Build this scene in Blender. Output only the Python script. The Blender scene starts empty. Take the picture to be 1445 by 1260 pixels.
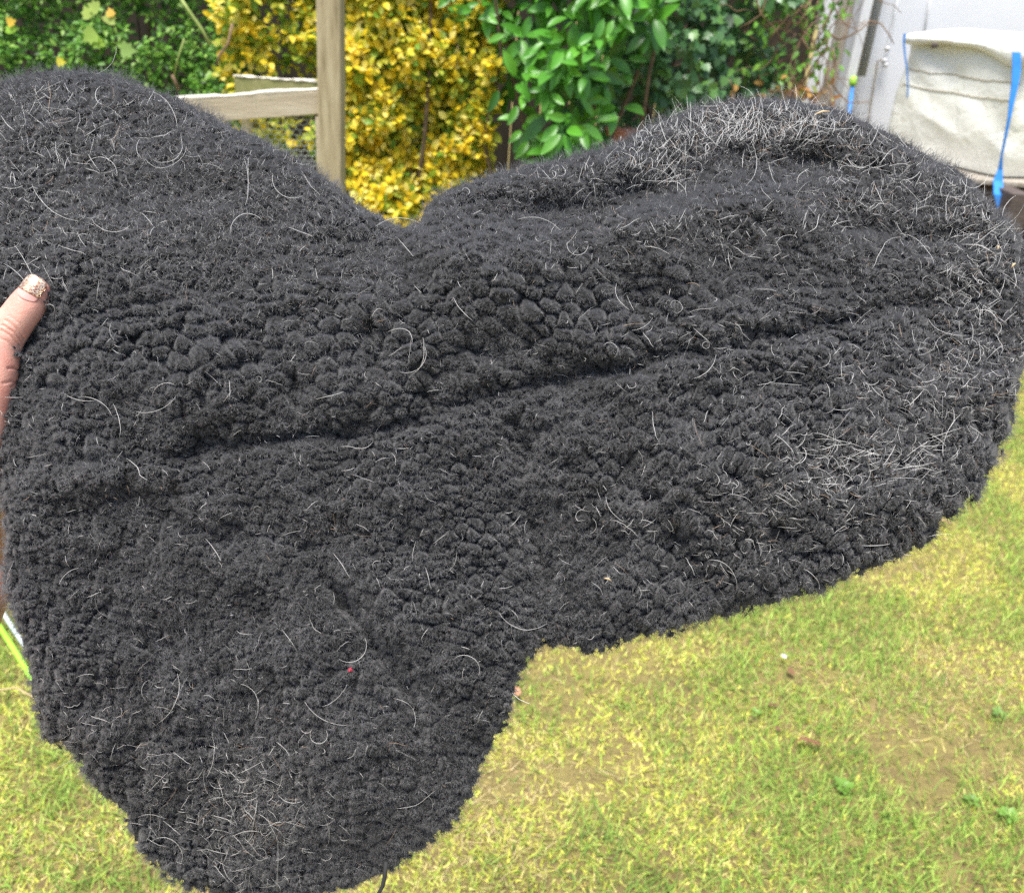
import bpy, math, random
import numpy as np
from mathutils import Vector, Matrix
R = math.radians
rng = np.random.default_rng(7)
random.seed(7)
S = bpy.context.scene
COL = S.collection

# ------------------------------------------------------------------ camera
F = 1251.0                      # focal length in photograph pixels (1445 wide)
PITCH, ROLL, CAMZ = 27.0, 4.5, 1.5
cam_d = bpy.data.cameras.new('camera'); cam = bpy.data.objects.new('camera', cam_d); COL.objects.link(cam)
cam_d.sensor_width = 36.0; cam_d.sensor_fit = 'HORIZONTAL'; cam_d.lens = 36.0 * F / 1445.0
cam_d.clip_start = 0.02; cam_d.clip_end = 500
cm = Matrix.Rotation(R(90 - PITCH), 4, 'X') @ Matrix.Rotation(R(ROLL), 4, 'Z')
cam.matrix_world = Matrix.Translation((0, 0, CAMZ)) @ cm
cam_d.dof.use_dof = True; cam_d.dof.focus_distance = 0.49; cam_d.dof.aperture_fstop = 15.0
S.camera = cam
CO = np.array([0, 0, CAMZ]); CM = np.array(cm.to_3x3())
RIGHT, UP, BACK = CM[:, 0], CM[:, 1], CM[:, 2]

# ------------------------------------------------------------------ light
w = bpy.data.worlds.new('World'); S.world = w; w.use_nodes = True
nt = w.node_tree; bg = nt.nodes['Background']
sky = nt.nodes.new('ShaderNodeTexSky'); sky.sky_type = 'NISHITA'; sky.sun_disc = False
SUN_EL, SUN_AZ = 73.0, 205.0       # azimuth clockwise from +Y: high, behind the camera, to the left
sky.sun_elevation = R(SUN_EL); sky.sun_rotation = R(SUN_AZ); sky.air_density = 1.0; sky.dust_density = 3.0; sky.ozone_density = 1.0
nt.links.new(sky.outputs[0], bg.inputs[0]); bg.inputs[1].default_value = 0.11
sun_d = bpy.data.lights.new('sun', 'SUN'); sun = bpy.data.objects.new('sun', sun_d); COL.objects.link(sun)
sun_d.energy = 3.0; sun_d.angle = R(26); sun_d.color = (1, 0.97, 0.93)
sd = Vector((math.sin(R(SUN_AZ)) * math.cos(R(SUN_EL)), math.cos(R(SUN_AZ)) * math.cos(R(SUN_EL)), math.sin(R(SUN_EL))))
sun.rotation_euler = sd.to_track_quat('Z', 'Y').to_euler()
vs = S.view_settings; vs.view_transform = 'Standard'; vs.look = 'None'; vs.gamma = 1; vs.use_curve_mapping = False
vs.exposure = 1.1
S.cycles.use_denoising = False; S.cycles.max_bounces = 6; S.cycles.transparent_max_bounces = 8
try: S.cycles_curves.shape = 'RIBBONS'
except Exception: pass

# ------------------------------------------------------------------ helpers
def ray(px, py):
    px = np.asarray(px, float); py = np.asarray(py, float)
    return ((px - 722.5) / F)[..., None] * RIGHT + ((630 - py) / F)[..., None] * UP - BACK
def atY(px, py, Y):                    # the point of the place at distance Y ahead seen at a photo pixel
    d = ray(px, py); return CO + d * (np.asarray(Y, float) / d[..., 1])[..., None]
def ground(px, py, z=0.0):
    d = ray(px, py); return CO + d * ((z - CAMZ) / d[..., 2])[..., None]
def toPx(P):
    q = (np.asarray(P) - CO) @ CM; return 722.5 + F * q[..., 0] / -q[..., 2], 630 - F * q[..., 1] / -q[..., 2], -q[..., 2]
def hsh(ix, iy, s):
    n = (ix.astype(np.int64) * 374761393 + iy.astype(np.int64) * 668265263 + s * 974634777) & 0xffffffff
    n = ((n ^ (n >> 13)) * 1274126177) & 0xffffffff
    n = n ^ (n >> 16)
    return (n & 0xffffff) / float(0x1000000)
def vn(x, y, s=0):                      # value noise 0..1
    ix = np.floor(x); iy = np.floor(y); fx = x - ix; fy = y - iy
    fx = fx * fx * (3 - 2 * fx); fy = fy * fy * (3 - 2 * fy)
    a = hsh(ix, iy, s); b = hsh(ix + 1, iy, s); c = hsh(ix, iy + 1, s); d = hsh(ix + 1, iy + 1, s)
    return (a * (1 - fx) + b * fx) * (1 - fy) + (c * (1 - fx) + d * fx) * fy
def fbm(x, y, s=0, o=4):
    t = 0; a = .5; n = 0
    for k in range(o):
        t = t + a * vn(x * 2 ** k + 17 * k, y * 2 ** k, s + k); n += a; a *= .5
    return t / n
def cell(x, y, s=0, jit=.9):            # F1, F2 and the vector to the nearest feature point
    ix = np.floor(x); iy = np.floor(y)
    f1 = np.full(x.shape, 9.); f2 = np.full(x.shape, 9.); vx = np.zeros(x.shape); vy = np.zeros(x.shape); idn = np.zeros(x.shape)
    for dx in (-1, 0, 1):
        for dy in (-1, 0, 1):
            cx = ix + dx; cy = iy + dy
            px = cx + .5 + (hsh(cx, cy, s) - .5) * jit - x; py = cy + .5 + (hsh(cx, cy, s + 51) - .5) * jit - y
            d = np.hypot(px, py); n = d < f1
            f2 = np.where(n, f1, np.minimum(f2, d)); vx = np.where(n, px, vx); vy = np.where(n, py, vy)
            idn = np.where(n, hsh(cx, cy, s + 99), idn); f1 = np.where(n, d, f1)
    return f1, f2, vx, vy, idn
def segdist(x, y, pts):
    best = np.full(x.shape, 1e9); tt = np.zeros(x.shape)
    n = len(pts) - 1
    for i in range(n):
        ax, ay = pts[i]; bx, by = pts[i + 1]; dx, dy = bx - ax, by - ay
        t = np.clip(((x - ax) * dx + (y - ay) * dy) / (dx * dx + dy * dy + 1e-9), 0, 1)
        d = np.hypot(x - ax - t * dx, y - ay - t * dy); m = d < best
        tt = np.where(m, (i + t) / n, tt); best = np.where(m, d, best)
    return best, tt
def inside(x, y, poly):
    c = np.zeros(x.shape, bool); n = len(poly)
    for i in range(n):
        x1, y1 = poly[i]; x2, y2 = poly[(i + 1) % n]
        if y1 == y2: continue
        c ^= ((y1 > y) != (y2 > y)) & (x < (x2 - x1) * (y - y1) / (y2 - y1) + x1)
    return c
def link(name, data, parent=None, mat=None):
    o = bpy.data.objects.new(name, data); COL.objects.link(o)
    if parent: o.parent = parent
    if mat is not None: data.materials.append(mat)
    return o
def tag(o, label=None, cat=None, group=None, kind=None):
    if label: o['label'] = label
    if cat: o['category'] = cat
    if group: o['group'] = group
    if kind: o['kind'] = kind
    return o
def thing(name, label, cat, group=None, loc=(0, 0, 0)):
    o = bpy.data.objects.new(name, None); COL.objects.link(o); o.location = loc
    o.empty_display_size = .05
    return tag(o, label, cat, group)
def meshd(name, V, T, smooth=True, quads=False):
    V = np.ascontiguousarray(V, np.float32); T = np.ascontiguousarray(T, np.int32); k = T.shape[1]
    me = bpy.data.meshes.new(name); me.vertices.add(len(V)); me.vertices.foreach_set('co', V.ravel())
    me.loops.add(T.size); me.loops.foreach_set('vertex_index', T.ravel())
    me.polygons.add(len(T)); me.polygons.foreach_set('loop_start', np.arange(0, T.size, k, dtype=np.int32))
    me.polygons.foreach_set('loop_total', np.full(len(T), k, np.int32))
    me.update(calc_edges=True); me.validate()
    if smooth: me.polygons.foreach_set('use_smooth', np.ones(len(me.polygons), bool))
    return me
def setcol(me, C, name='Col'):
    a = me.color_attributes.new(name, 'FLOAT_COLOR', 'POINT')
    C4 = np.ones((len(C), 4), np.float32); C4[:, :3] = C; a.data.foreach_set('color', C4.ravel())
class MB:                                # small mesh collector
    def __init__(s): s.V = []; s.Fc = []
    def add(s, V, Fc):
        b = len(s.V); s.V += [tuple(v) for v in V]; s.Fc += [tuple(i + b for i in f) for f in Fc]; return s
    def box(s, c, d, M=None, bev=0.0):
        c = Vector(c); hx, hy, hz = [k / 2 for k in d]
        import bmesh
        bm = bmesh.new(); bmesh.ops.create_cube(bm, size=1)
        for v in bm.verts: v.co = Vector((v.co.x * d[0], v.co.y * d[1], v.co.z * d[2]))
        if bev: bmesh.ops.bevel(bm, geom=bm.edges[:], offset=bev, segments=2, profile=.5, affect='EDGES')
        bm.verts.index_update()
        V = [(M @ v.co if M else v.co) + c for v in bm.verts]; s.add(V, [[v.index for v in f.verts] for f in bm.faces]); bm.free(); return s
    def tube(s, pts, r, n=8, cap=True):
        pts = [Vector(p) for p in pts]; m = len(pts); rr = r if hasattr(r, '__len__') else [r] * m
        V = []; Fc = []; prev = None
        for i, p in enumerate(pts):
            t = (pts[min(i + 1, m - 1)] - pts[max(i - 1, 0)]).normalized()
            if prev is None: a = t.orthogonal().normalized()
            else: a = (prev - t * prev.dot(t)).normalized()
            prev = a; b = t.cross(a)
            for k in range(n):
                an = 2 * math.pi * k / n; V.append(p + (a * math.cos(an) + b * math.sin(an)) * rr[i])
        for i in range(m - 1):
            for k in range(n):
                Fc.append((i * n + k, i * n + (k + 1) % n, (i + 1) * n + (k + 1) % n, (i + 1) * n + k))
        if cap: Fc.append(tuple(range(n))[::-1]); Fc.append(tuple((m - 1) * n + k for k in range(n)))
        return s.add(V, Fc)
    def build(s, name, mat, parent=None, smooth=False):
        me = bpy.data.meshes.new(name); me.from_pydata(s.V, [], s.Fc); me.update()
        if smooth: me.polygons.foreach_set('use_smooth', np.ones(len(me.polygons), bool))
        return link(name, me, parent, mat)

# ------------------------------------------------------------------ materials
def newmat(name):
    m = bpy.data.materials.new(name); m.use_nodes = True; n = m.node_tree
    return m, n, n.nodes['Principled BSDF'], n.nodes['Material Output']
def N(n, t, **k):
    x = n.nodes.new(t)
    for a, b in k.items(): setattr(x, a, b)
    return x
def noise_node(n, scale, detail=6, rough=.6, coord='Object', vec=None):
    tc = N(n, 'ShaderNodeTexCoord'); t = N(n, 'ShaderNodeTexNoise'); t.inputs['Scale'].default_value = scale
    t.inputs['Detail'].default_value = detail; t.inputs['Roughness'].default_value = rough
    if vec:
        mp = N(n, 'ShaderNodeMapping'); mp.inputs['Scale'].default_value = vec; n.links.new(tc.outputs[coord], mp.inputs[0]); n.links.new(mp.outputs[0], t.inputs[0])
    else: n.links.new(tc.outputs[coord], t.inputs[0])
    return t
def ramp(n, src, stops):
    r = N(n, 'ShaderNodeValToRGB'); e = r.color_ramp.elements
    while len(e) < len(stops): e.new(.5)
    for i, (p, c) in enumerate(stops): e[i].position = p; e[i].color = (*c, 1)
    n.links.new(src, r.inputs[0]); return r
def noisy(name, stops, scale=8, rough=.7, bump=.2, bscale=60, vec=None, bdist=.01, spec=.4, bvec=None):
    m, n, b, o = newmat(name)
    t = noise_node(n, scale, vec=vec); r = ramp(n, t.outputs[0], stops); n.links.new(r.outputs[0], b.inputs['Base Color'])
    b.inputs['Roughness'].default_value = rough; b.inputs['Specular IOR Level'].default_value = spec
    if bump:
        t2 = noise_node(n, bscale, vec=bvec or vec); bp = N(n, 'ShaderNodeBump'); bp.inputs['Strength'].default_value = bump; bp.inputs['Distance'].default_value = bdist
        n.links.new(t2.outputs[0], bp.inputs['Height']); n.links.new(bp.outputs[0], b.inputs['Normal'])
    return m
def leafmat(name, src, rough=.42, trans=.4, spec=.4, vein=0):
    m, n, b, o = newmat(name)
    if src == 'attr': c = N(n, 'ShaderNodeVertexColor'); c.layer_name = 'Col'; cs = c.outputs[0]
    else: c = N(n, 'ShaderNodeObjectInfo'); cs = c.outputs['Color']
    t = noise_node(n, 60, 3); mx = N(n, 'ShaderNodeMix', data_type='RGBA', blend_type='MULTIPLY'); mx.inputs[0].default_value = .5
    r = ramp(n, t.outputs[0], [(.3, (.8, .82, .75)), (.7, (1.2, 1.16, 1.1))])
    n.links.new(cs, mx.inputs[6]); n.links.new(r.outputs[0], mx.inputs[7])
    n.links.new(mx.outputs[2], b.inputs['Base Color']); b.inputs['Roughness'].default_value = rough; b.inputs['Specular IOR Level'].default_value = spec
    tr = N(n, 'ShaderNodeBsdfTranslucent'); n.links.new(mx.outputs[2], tr.inputs[0])
    ms = N(n, 'ShaderNodeMixShader'); ms.inputs[0].default_value = trans
    n.links.new(b.outputs[0], ms.inputs[1]); n.links.new(tr.outputs[0], ms.inputs[2]); n.links.new(ms.outputs[0], o.inputs[0])
    return m
M = {}
M['leaf_a'] = leafmat('leaf_tinted', 'attr'); M['leaf_o'] = leafmat('leaf_single', 'obj')
M['gloss_a'] = leafmat('glossy_leaf_tinted', 'attr', .36, .22, .55); M['gloss_o'] = leafmat('glossy_leaf_single', 'obj', .36, .22, .55)
M['grass'] = leafmat('grass_blade', 'attr', .6, .3, .25)
M['bark'] = noisy('bark', [(.3, (.05, .035, .022)), (.7, (.16, .11, .07))], 30, .9, .5, 90)
M['timber'] = noisy('weathered_timber', [(.3, (.17, .14, .075)), (.45, (.34, .28, .17)), (.6, (.42, .36, .23)), (.8, (.52, .46, .33))], 9, .85, .5, 30, vec=(6, 6, .6), bvec=(8, 8, .5), bdist=.004)
M['rail'] = noisy('sawn_rail_timber', [(.25, (.36, .30, .21)), (.5, (.48, .41, .30)), (.8, (.60, .53, .41))], 5, .85, .5, 30, vec=(.7, .7, 8), bdist=.004)
M['rail_mossy'] = noisy('mossy_rail_timber', [(.3, (.22, .24, .08)), (.6, (.33, .31, .14)), (.8, (.45, .40, .26))], 7, .9, .4, 30)
M['rail_top'] = noisy('pale_rail_top', [(.2, (.6, .56, .47)), (.8, (.78, .74, .66))], 12, .8, .3, 40)  # paler strip along the top of each rail
M['darkboard'] = noisy('dark_backdrop_board', [(.3, (.018, .014, .009)), (.7, (.045, .034, .024))], 6, .9, .4, 40, vec=(5, 5, .5))  # very dark, so gaps between the leaves look shaded
M['wire'] = newmat('galvanised_wire')[0]; b = M['wire'].node_tree.nodes['Principled BSDF']; b.inputs['Base Color'].default_value = (.42, .48, .42, 1); b.inputs['Metallic'].default_value = .2; b.inputs['Roughness'].default_value = .5
M['wall'] = noisy('white_painted_wall', [(.2, (.68, .70, .73)), (.8, (.74, .76, .79))], 3, .55, .15, 25, bdist=.003)
M['whitepaint'] = noisy('white_trim_paint', [(.2, (.56, .57, .57)), (.8, (.72, .73, .73))], 9, .4, .15, 30, vec=(3, 3, .5))
M['greypaint'] = noisy('grey_trim_paint', [(.2, (.30, .31, .32)), (.8, (.42, .43, .44))], 9, .5, .15, 30, vec=(3, 3, .5))
M['tanwood'] = noisy('rough_tan_board', [(.2, (.24, .20, .15)), (.5, (.36, .32, .26)), (.8, (.48, .45, .40))], 9, .9, .5, 60, vec=(4, 4, .5))
M['bluepl'] = noisy('blue_plastic', [(.3, (.03, .20, .60)), (.7, (.04, .25, .70))], 20, .4, .1)
M['limepl'] = noisy('lime_plastic', [(.3, (.28, .62, .04)), (.7, (.38, .72, .07))], 20, .4, .1)
M['greypl'] = noisy('grey_plastic', [(.3, (.40, .46, .45)), (.7, (.52, .58, .56))], 20, .4, .1)
M['teal'] = noisy('teal_plastic', [(.3, (.10, .52, .50)), (.7, (.16, .62, .58))], 20, .4, .2)
M['brick'] = noisy('brick', [(.3, (.30, .11, .06)), (.7, (.45, .20, .12))], 20, .9, .5, 80)
M['redplank'] = noisy('reddish_plank', [(.3, (.22, .10, .06)), (.7, (.36, .20, .14))], 8, .85, .4, 40, vec=(.5, 5, 5))
M['darkplank'] = noisy('dark_plank', [(.3, (.05, .04, .035)), (.7, (.13, .10, .09))], 8, .8, .4, 40, vec=(.5, 5, 5))  # dark brown planks

# woven bag cloth
m, n, b, o = newmat('woven_bag_cloth'); M['bag'] = m
t = noise_node(n, 5, 8); r = ramp(n, t.outputs[0], [(.25, (.78, .77, .66)), (.5, (.86, .855, .78)), (.8, (.88, .88, .83))]); n.links.new(r.outputs[0], b.inputs['Base Color'])
b.inputs['Roughness'].default_value = .5
t2 = noise_node(n, 14, 6, .55); t3 = N(n, 'ShaderNodeTexVoronoi', feature='DISTANCE_TO_EDGE'); t3.inputs['Scale'].default_value = 9
tc = N(n, 'ShaderNodeTexCoord'); mxv = N(n, 'ShaderNodeMix', data_type='VECTOR'); mxv.inputs[0].default_value = .16
n.links.new(tc.outputs['Object'], mxv.inputs[4]); n.links.new(t2.outputs[1], mxv.inputs[5]); n.links.new(mxv.outputs[1], t3.inputs[0])
ad = N(n, 'ShaderNodeMath', operation='ADD'); n.links.new(t2.outputs[0], ad.inputs[0]); n.links.new(t3.outputs[0], ad.inputs[1])
bp = N(n, 'ShaderNodeBump'); bp.inputs['Strength'].default_value = .5; bp.inputs['Distance'].default_value = .012
n.links.new(ad.outputs[0], bp.inputs['Height']); n.links.new(bp.outputs[0], b.inputs['Normal'])

# wool
def woolmat(name, c1, c2, sheen):
    m, n, b, o = newmat(name)
    t = noise_node(n, 90, 4); r = ramp(n, t.outputs[0], [(.3, c1), (.7, c2)]); n.links.new(r.outputs[0], b.inputs['Base Color'])
    b.inputs['Roughness'].default_value = .62; b.inputs['Specular IOR Level'].default_value = .35
    b.inputs['Sheen Weight'].default_value = sheen; b.inputs['Sheen Roughness'].default_value = .45
    return m
M['wool'] = woolmat('black_wool_base', (.006, .006, .006), (.014, .014, .014), .22)  # near-black so hollows between tufts look shaded; shade put into the colour
wn = M['wool'].node_tree; wb_ = wn.nodes['Principled BSDF']; wb_.inputs['Sheen Roughness'].default_value = .5; wb_.inputs['Specular IOR Level'].default_value = .15; wb_.inputs['Roughness'].default_value = .8
wt = noise_node(wn, 900, 4, .75); wbp = N(wn, 'ShaderNodeBump'); wbp.inputs['Strength'].default_value = .5; wbp.inputs['Distance'].default_value = .0012; wn.links.new(wt.outputs[0], wbp.inputs['Height']); wn.links.new(wbp.outputs[0], wb_.inputs['Normal'])
M['pile'] = woolmat('black_wool_fibre', (.062, .061, .063), (.172, .171, .177), .45)
M['backing'] = noisy('black_quilt_backing', [(.3, (.012, .012, .014)), (.7, (.02, .02, .022))], 80, .8, .3, 300)
def flat(name, c, rough=.5, spec=.5):
    m, n, b, o = newmat(name); b.inputs['Base Color'].default_value = (*c, 1); b.inputs['Roughness'].default_value = rough; b.inputs['Specular IOR Level'].default_value = spec; return m
M['whitehair'] = flat('white_horse_hair', (.66, .65, .62), .45)
M['tanhair'] = flat('tan_horse_hair', (.42, .30, .20), .4)
M['red'] = flat('red_lint_fibre', (.40, .04, .07), .8)
M['straw'] = flat('dry_straw', (.55, .40, .22), .7)
M['thread'] = flat('black_thread', (.02, .02, .02), .8)

# skin
m, n, b, o = newmat('skin'); M['skin'] = m
t = noise_node(n, 55, 5); r = ramp(n, t.outputs[0], [(.3, (.60, .26, .20)), (.55, (.69, .36, .28)), (.75, (.73, .43, .34))]); n.links.new(r.outputs[0], b.inputs['Base Color'])
b.inputs['Roughness'].default_value = .48; b.inputs['Subsurface Weight'].default_value = .25; b.inputs['Subsurface Radius'].default_value = (1, .35, .2); b.inputs['Subsurface Scale'].default_value = .004
t2 = noise_node(n, 900, 3); v = N(n, 'ShaderNodeTexVoronoi'); v.inputs['Scale'].default_value = 1100; tc = N(n, 'ShaderNodeTexCoord'); n.links.new(tc.outputs['Object'], v.inputs[0])
ad = N(n, 'ShaderNodeMath', operation='ADD'); n.links.new(t2.outputs[0], ad.inputs[0]); n.links.new(v.outputs[0], ad.inputs[1])
bp = N(n, 'ShaderNodeBump'); bp.inputs['Strength'].default_value = .25; bp.inputs['Distance'].default_value = .0004; n.links.new(ad.outputs[0], bp.inputs['Height']); n.links.new(bp.outputs[0], b.inputs['Normal'])
m, n, b, o = newmat('bare_nail'); M['nail'] = m
b.inputs['Base Color'].default_value = (.70, .36, .31, 1); b.inputs['Roughness'].default_value = .22; b.inputs['Coat Weight'].default_value = .4; b.inputs['Subsurface Weight'].default_value = .2; b.inputs['Subsurface Scale'].default_value = .002
m, n, b, o = newmat('rose_gold_glitter'); M['glitter'] = m
tc = N(n, 'ShaderNodeTexCoord'); v = N(n, 'ShaderNodeTexVoronoi'); v.inputs['Scale'].default_value = 1700; n.links.new(tc.outputs['Object'], v.inputs[0])
sp = N(n, 'ShaderNodeSeparateColor'); n.links.new(v.outputs['Color'], sp.inputs[0])
r = ramp(n, sp.outputs[0], [(.0, (.35, .15, .10)), (.4, (.66, .38, .26)), (.8, (.95, .74, .50)), (1, (1, .9, .75))]); n.links.new(r.outputs[0], b.inputs['Base Color'])
b.inputs['Metallic'].default_value = .75; b.inputs['Roughness'].default_value = .3
nm = N(n, 'ShaderNodeBump'); nm.inputs['Strength'].default_value = 1; nm.inputs['Distance'].default_value = .0006; n.links.new(sp.outputs[1], nm.inputs['Height']); n.links.new(nm.outputs[0], b.inputs['Normal'])

# ================================================================== SETTING
# lawn base: one sheet to the horizon
m, n, b, o = newmat('mossy_soil'); M['soil'] = m
t = noise_node(n, 22, 10, .8); r = ramp(n, t.outputs[0], [(.25, (.16, .11, .055)), (.42, (.22, .17, .075)), (.58, (.31, .26, .09)), (.8, (.42, .34, .16))]); n.links.new(r.outputs[0], b.inputs['Base Color'])
b.inputs['Roughness'].default_value = .95; b.inputs['Specular IOR Level'].default_value = .1
t2 = noise_node(n, 160, 8, .8); bp = N(n, 'ShaderNodeBump'); bp.inputs['Strength'].default_value = .8; bp.inputs['Distance'].default_value = .01; n.links.new(t2.outputs[0], bp.inputs['Height']); n.links.new(bp.outputs[0], b.inputs['Normal'])
def gz(x, y): return .02 * (fbm(x * 1.3 + 5, y * 1.3 + 9, 3, 3) - .5) + .012 * (fbm(x * 7, y * 7, 8, 3) - .5)
gx = np.concatenate([[-150, -40, -12], np.linspace(-4, 6, 130), [14, 40, 150]]); gy = np.concatenate([[-100, -20, -4], np.linspace(-.5, 7.5, 110), [14, 40, 200]])
GX, GY = np.meshgrid(gx, gy); GZ = gz(GX, GY)
nx = len(gx); idx = np.arange(len(gy) - 1)[:, None] * nx + np.arange(nx - 1)[None]
Q = np.stack([idx, idx + 1, idx + nx + 1, idx + nx], -1).reshape(-1, 4)
lawn = link('ground', meshd('ground', np.stack([GX, GY, GZ], -1).reshape(-1, 3), Q), mat=M['soil']); tag(lawn, kind='structure')

# grass and moss
def strips(root, dirv, nrm_side, length, width, bend, col, seg=2):
    """tapered bent blades: arrays of N; returns verts, quads, colours"""
    n_ = len(root); k = seg + 1; V = np.zeros((n_, k * 2, 3)); bd = bend
    for i in range(k):
        t = i / seg; c = root + dirv * (length * t)[:, None] + bd * (length * t * t)[:, None]
        wd = width * (1 - .85 * t ** 1.5)
        V[:, 2 * i] = c - nrm_side * wd[:, None]; V[:, 2 * i + 1] = c + nrm_side * wd[:, None]
    base = (np.arange(n_) * k * 2)[:, None]
    T = np.concatenate([np.stack([base[:, 0] + 2 * i, base[:, 0] + 2 * i + 1, base[:, 0] + 2 * i + 3, base[:, 0] + 2 * i + 2], -1) for i in range(seg)])
    return V.reshape(-1, 3), T, np.repeat(col, k * 2, 0)
NB = 540000
# density falls with distance from the camera
gx_ = rng.uniform(-2.2, 4.2, NB * 2); gy_ = 0.55 + 5.0 * rng.random(NB * 2) ** 1.35
ok = (np.abs(gx_ - .15) < .62 * gy_ + .75) | (rng.random(len(gx_)) < .25)
gx_, gy_ = gx_[ok][:NB], gy_[ok][:NB]; n_ = len(gx_)
green = fbm(gx_ * 2.4 + 3, gy_ * 2.4, 21, 4); tan = fbm(gx_ * 1.7 + 40, gy_ * 1.7 + 7, 31, 4); bare = fbm(gx_ * 3.1 + 11, gy_ * 3.1 + 4, 41, 3)
soilspots = [ground(np.array(p[0]), np.array(p[1])) for p in [(700, 1105), (1390, 1060), (815, 1095), (1115, 955)]]; sr = [.07, .13, .05, .04]
bs = np.zeros(n_)
for q, s_ in zip(soilspots, sr): bs = np.maximum(bs, np.exp(-((gx_ - q[0]) ** 2 / (1.8 * s_) ** 2 + (gy_ - q[1]) ** 2 / s_ ** 2)))
keep = rng.random(n_) > np.clip(np.clip((bare - .60) * 5, 0, .6) + .75 * bs, 0, .80)
gx_, gy_, green, tan = gx_[keep], gy_[keep], green[keep], tan[keep]; bs = bs[keep]; n_ = len(gx_)
u = rng.random(n_); pg = np.clip((green - .43) * 4.5, .10, .85); pt = np.clip((tan - .47) * 2.0 + .5 * bs, .05, .6)
typ = np.where(u < pg, 0, np.where(u < pg + (1 - pg) * pt, 2, 1))       # 0 grass, 1 moss, 2 straw
c_g = np.array([[.24, .38, .07], [.38, .52, .10], [.48, .60, .15], [.17, .28, .06]]); c_m = np.array([[.64, .62, .11], [.74, .68, .16], [.50, .58, .10], [.76, .66, .26]]); c_t = np.array([[.68, .52, .24], [.74, .60, .34], [.46, .32, .16]])
col = np.where((typ == 0)[:, None], c_g[rng.integers(0, 4, n_)], np.where((typ == 1)[:, None], c_m[rng.integers(0, 4, n_)], c_t[rng.integers(0, 3, n_)]))
col = col * rng.uniform(.6, 1.25, (n_, 1))
col = np.clip(col * np.array([1.0, 1.04, 1.0]), 0, .9)
L = np.where(typ == 0, rng.uniform(.014, .038, n_), np.where(typ == 1, rng.uniform(.008, .018, n_), rng.uniform(.012, .035, n_)))
W = np.where(typ == 0, rng.uniform(.0008, .0016, n_), np.where(typ == 1, rng.uniform(.0012, .0025, n_), rng.uniform(.0006, .0012, n_)))
az = rng.uniform(0, 2 * np.pi, n_); tilt = np.where(typ == 0, rng.uniform(.1, .9, n_), np.where(typ == 1, rng.uniform(.2, 1.3, n_), rng.uniform(.9, 1.45, n_)))
D = np.stack([np.cos(az) * np.sin(tilt), np.sin(az) * np.sin(tilt), np.cos(tilt)], -1)
sa = az + rng.normal(1.57, .5, n_); SD = np.stack([np.cos(sa), np.sin(sa), np.zeros(n_)], -1)
BD = np.stack([np.cos(az) * .5, np.sin(az) * .5, -.25 * np.ones(n_)], -1) * rng.uniform(.2, 1, (n_, 1))
RT = np.stack([gx_, gy_, gz(gx_, gy_) + .001], -1)
gm = typ == 0
V, T, C = strips(RT[gm], D[gm], SD[gm], L[gm], W[gm], BD[gm], col[gm]); V2, T2, C2 = strips(RT[~gm], D[~gm], SD[~gm], L[~gm], W[~gm], BD[~gm], col[~gm], 1)
T = np.concatenate([T, T2 + len(V)]); V = np.concatenate([V, V2]); C = np.concatenate([C, C2])
me = meshd('grass', V, T); setcol(me, C); g = link('grass', me, mat=M['grass']); tag(g, 'short yellow-green mossy lawn grass', 'grass', kind='stuff')

# ---- leaves -------------------------------------------------------------
def leafshape(kind):
    if kind == 'ivy':
        P = [(0, 0), (.30, .02), (.55, .22), (.36, .40), (.42, .66), (.2, .66), (0, 1.0), (-.2, .66), (-.42, .66), (-.36, .40), (-.55, .22), (-.30, .02)]
        V = [(x, y, .10 * abs(x) - .12 * y * y) for x, y in P] + [(0, .35, -.03)]
        Fc = [(i, (i + 1) % 12, 12) for i in range(12)]; return np.array(V, float), np.array(Fc)
    st, wd = {'laurel': ([0, .12, .35, .6, .82, 1], [.01, .12, .19, .185, .11, .0]), 'small': ([0, .3, .7, 1], [.02, .26, .24, .03]),
              'yellow': ([0, .3, .7, 1], [.03, .30, .31, .06])}[kind]
    V = []; Fc = []
    for i, (t, w_) in enumerate(zip(st, wd)):
        z = -.22 * t * t + .05 * t
        V += [(-w_, t, z + .35 * w_), (0, t, z), (w_, t, z + .35 * w_)]
    for i in range(len(st) - 1):
        for k in (0, 1):
            a = 3 * i + k; Fc += [(a, a + 1, a + 4), (a, a + 4, a + 3)]
    return np.array(V, float), np.array(Fc)
def unit(v): return v / (np.linalg.norm(v, axis=-1, keepdims=True) + 1e-9)
PADMASK = None
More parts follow.
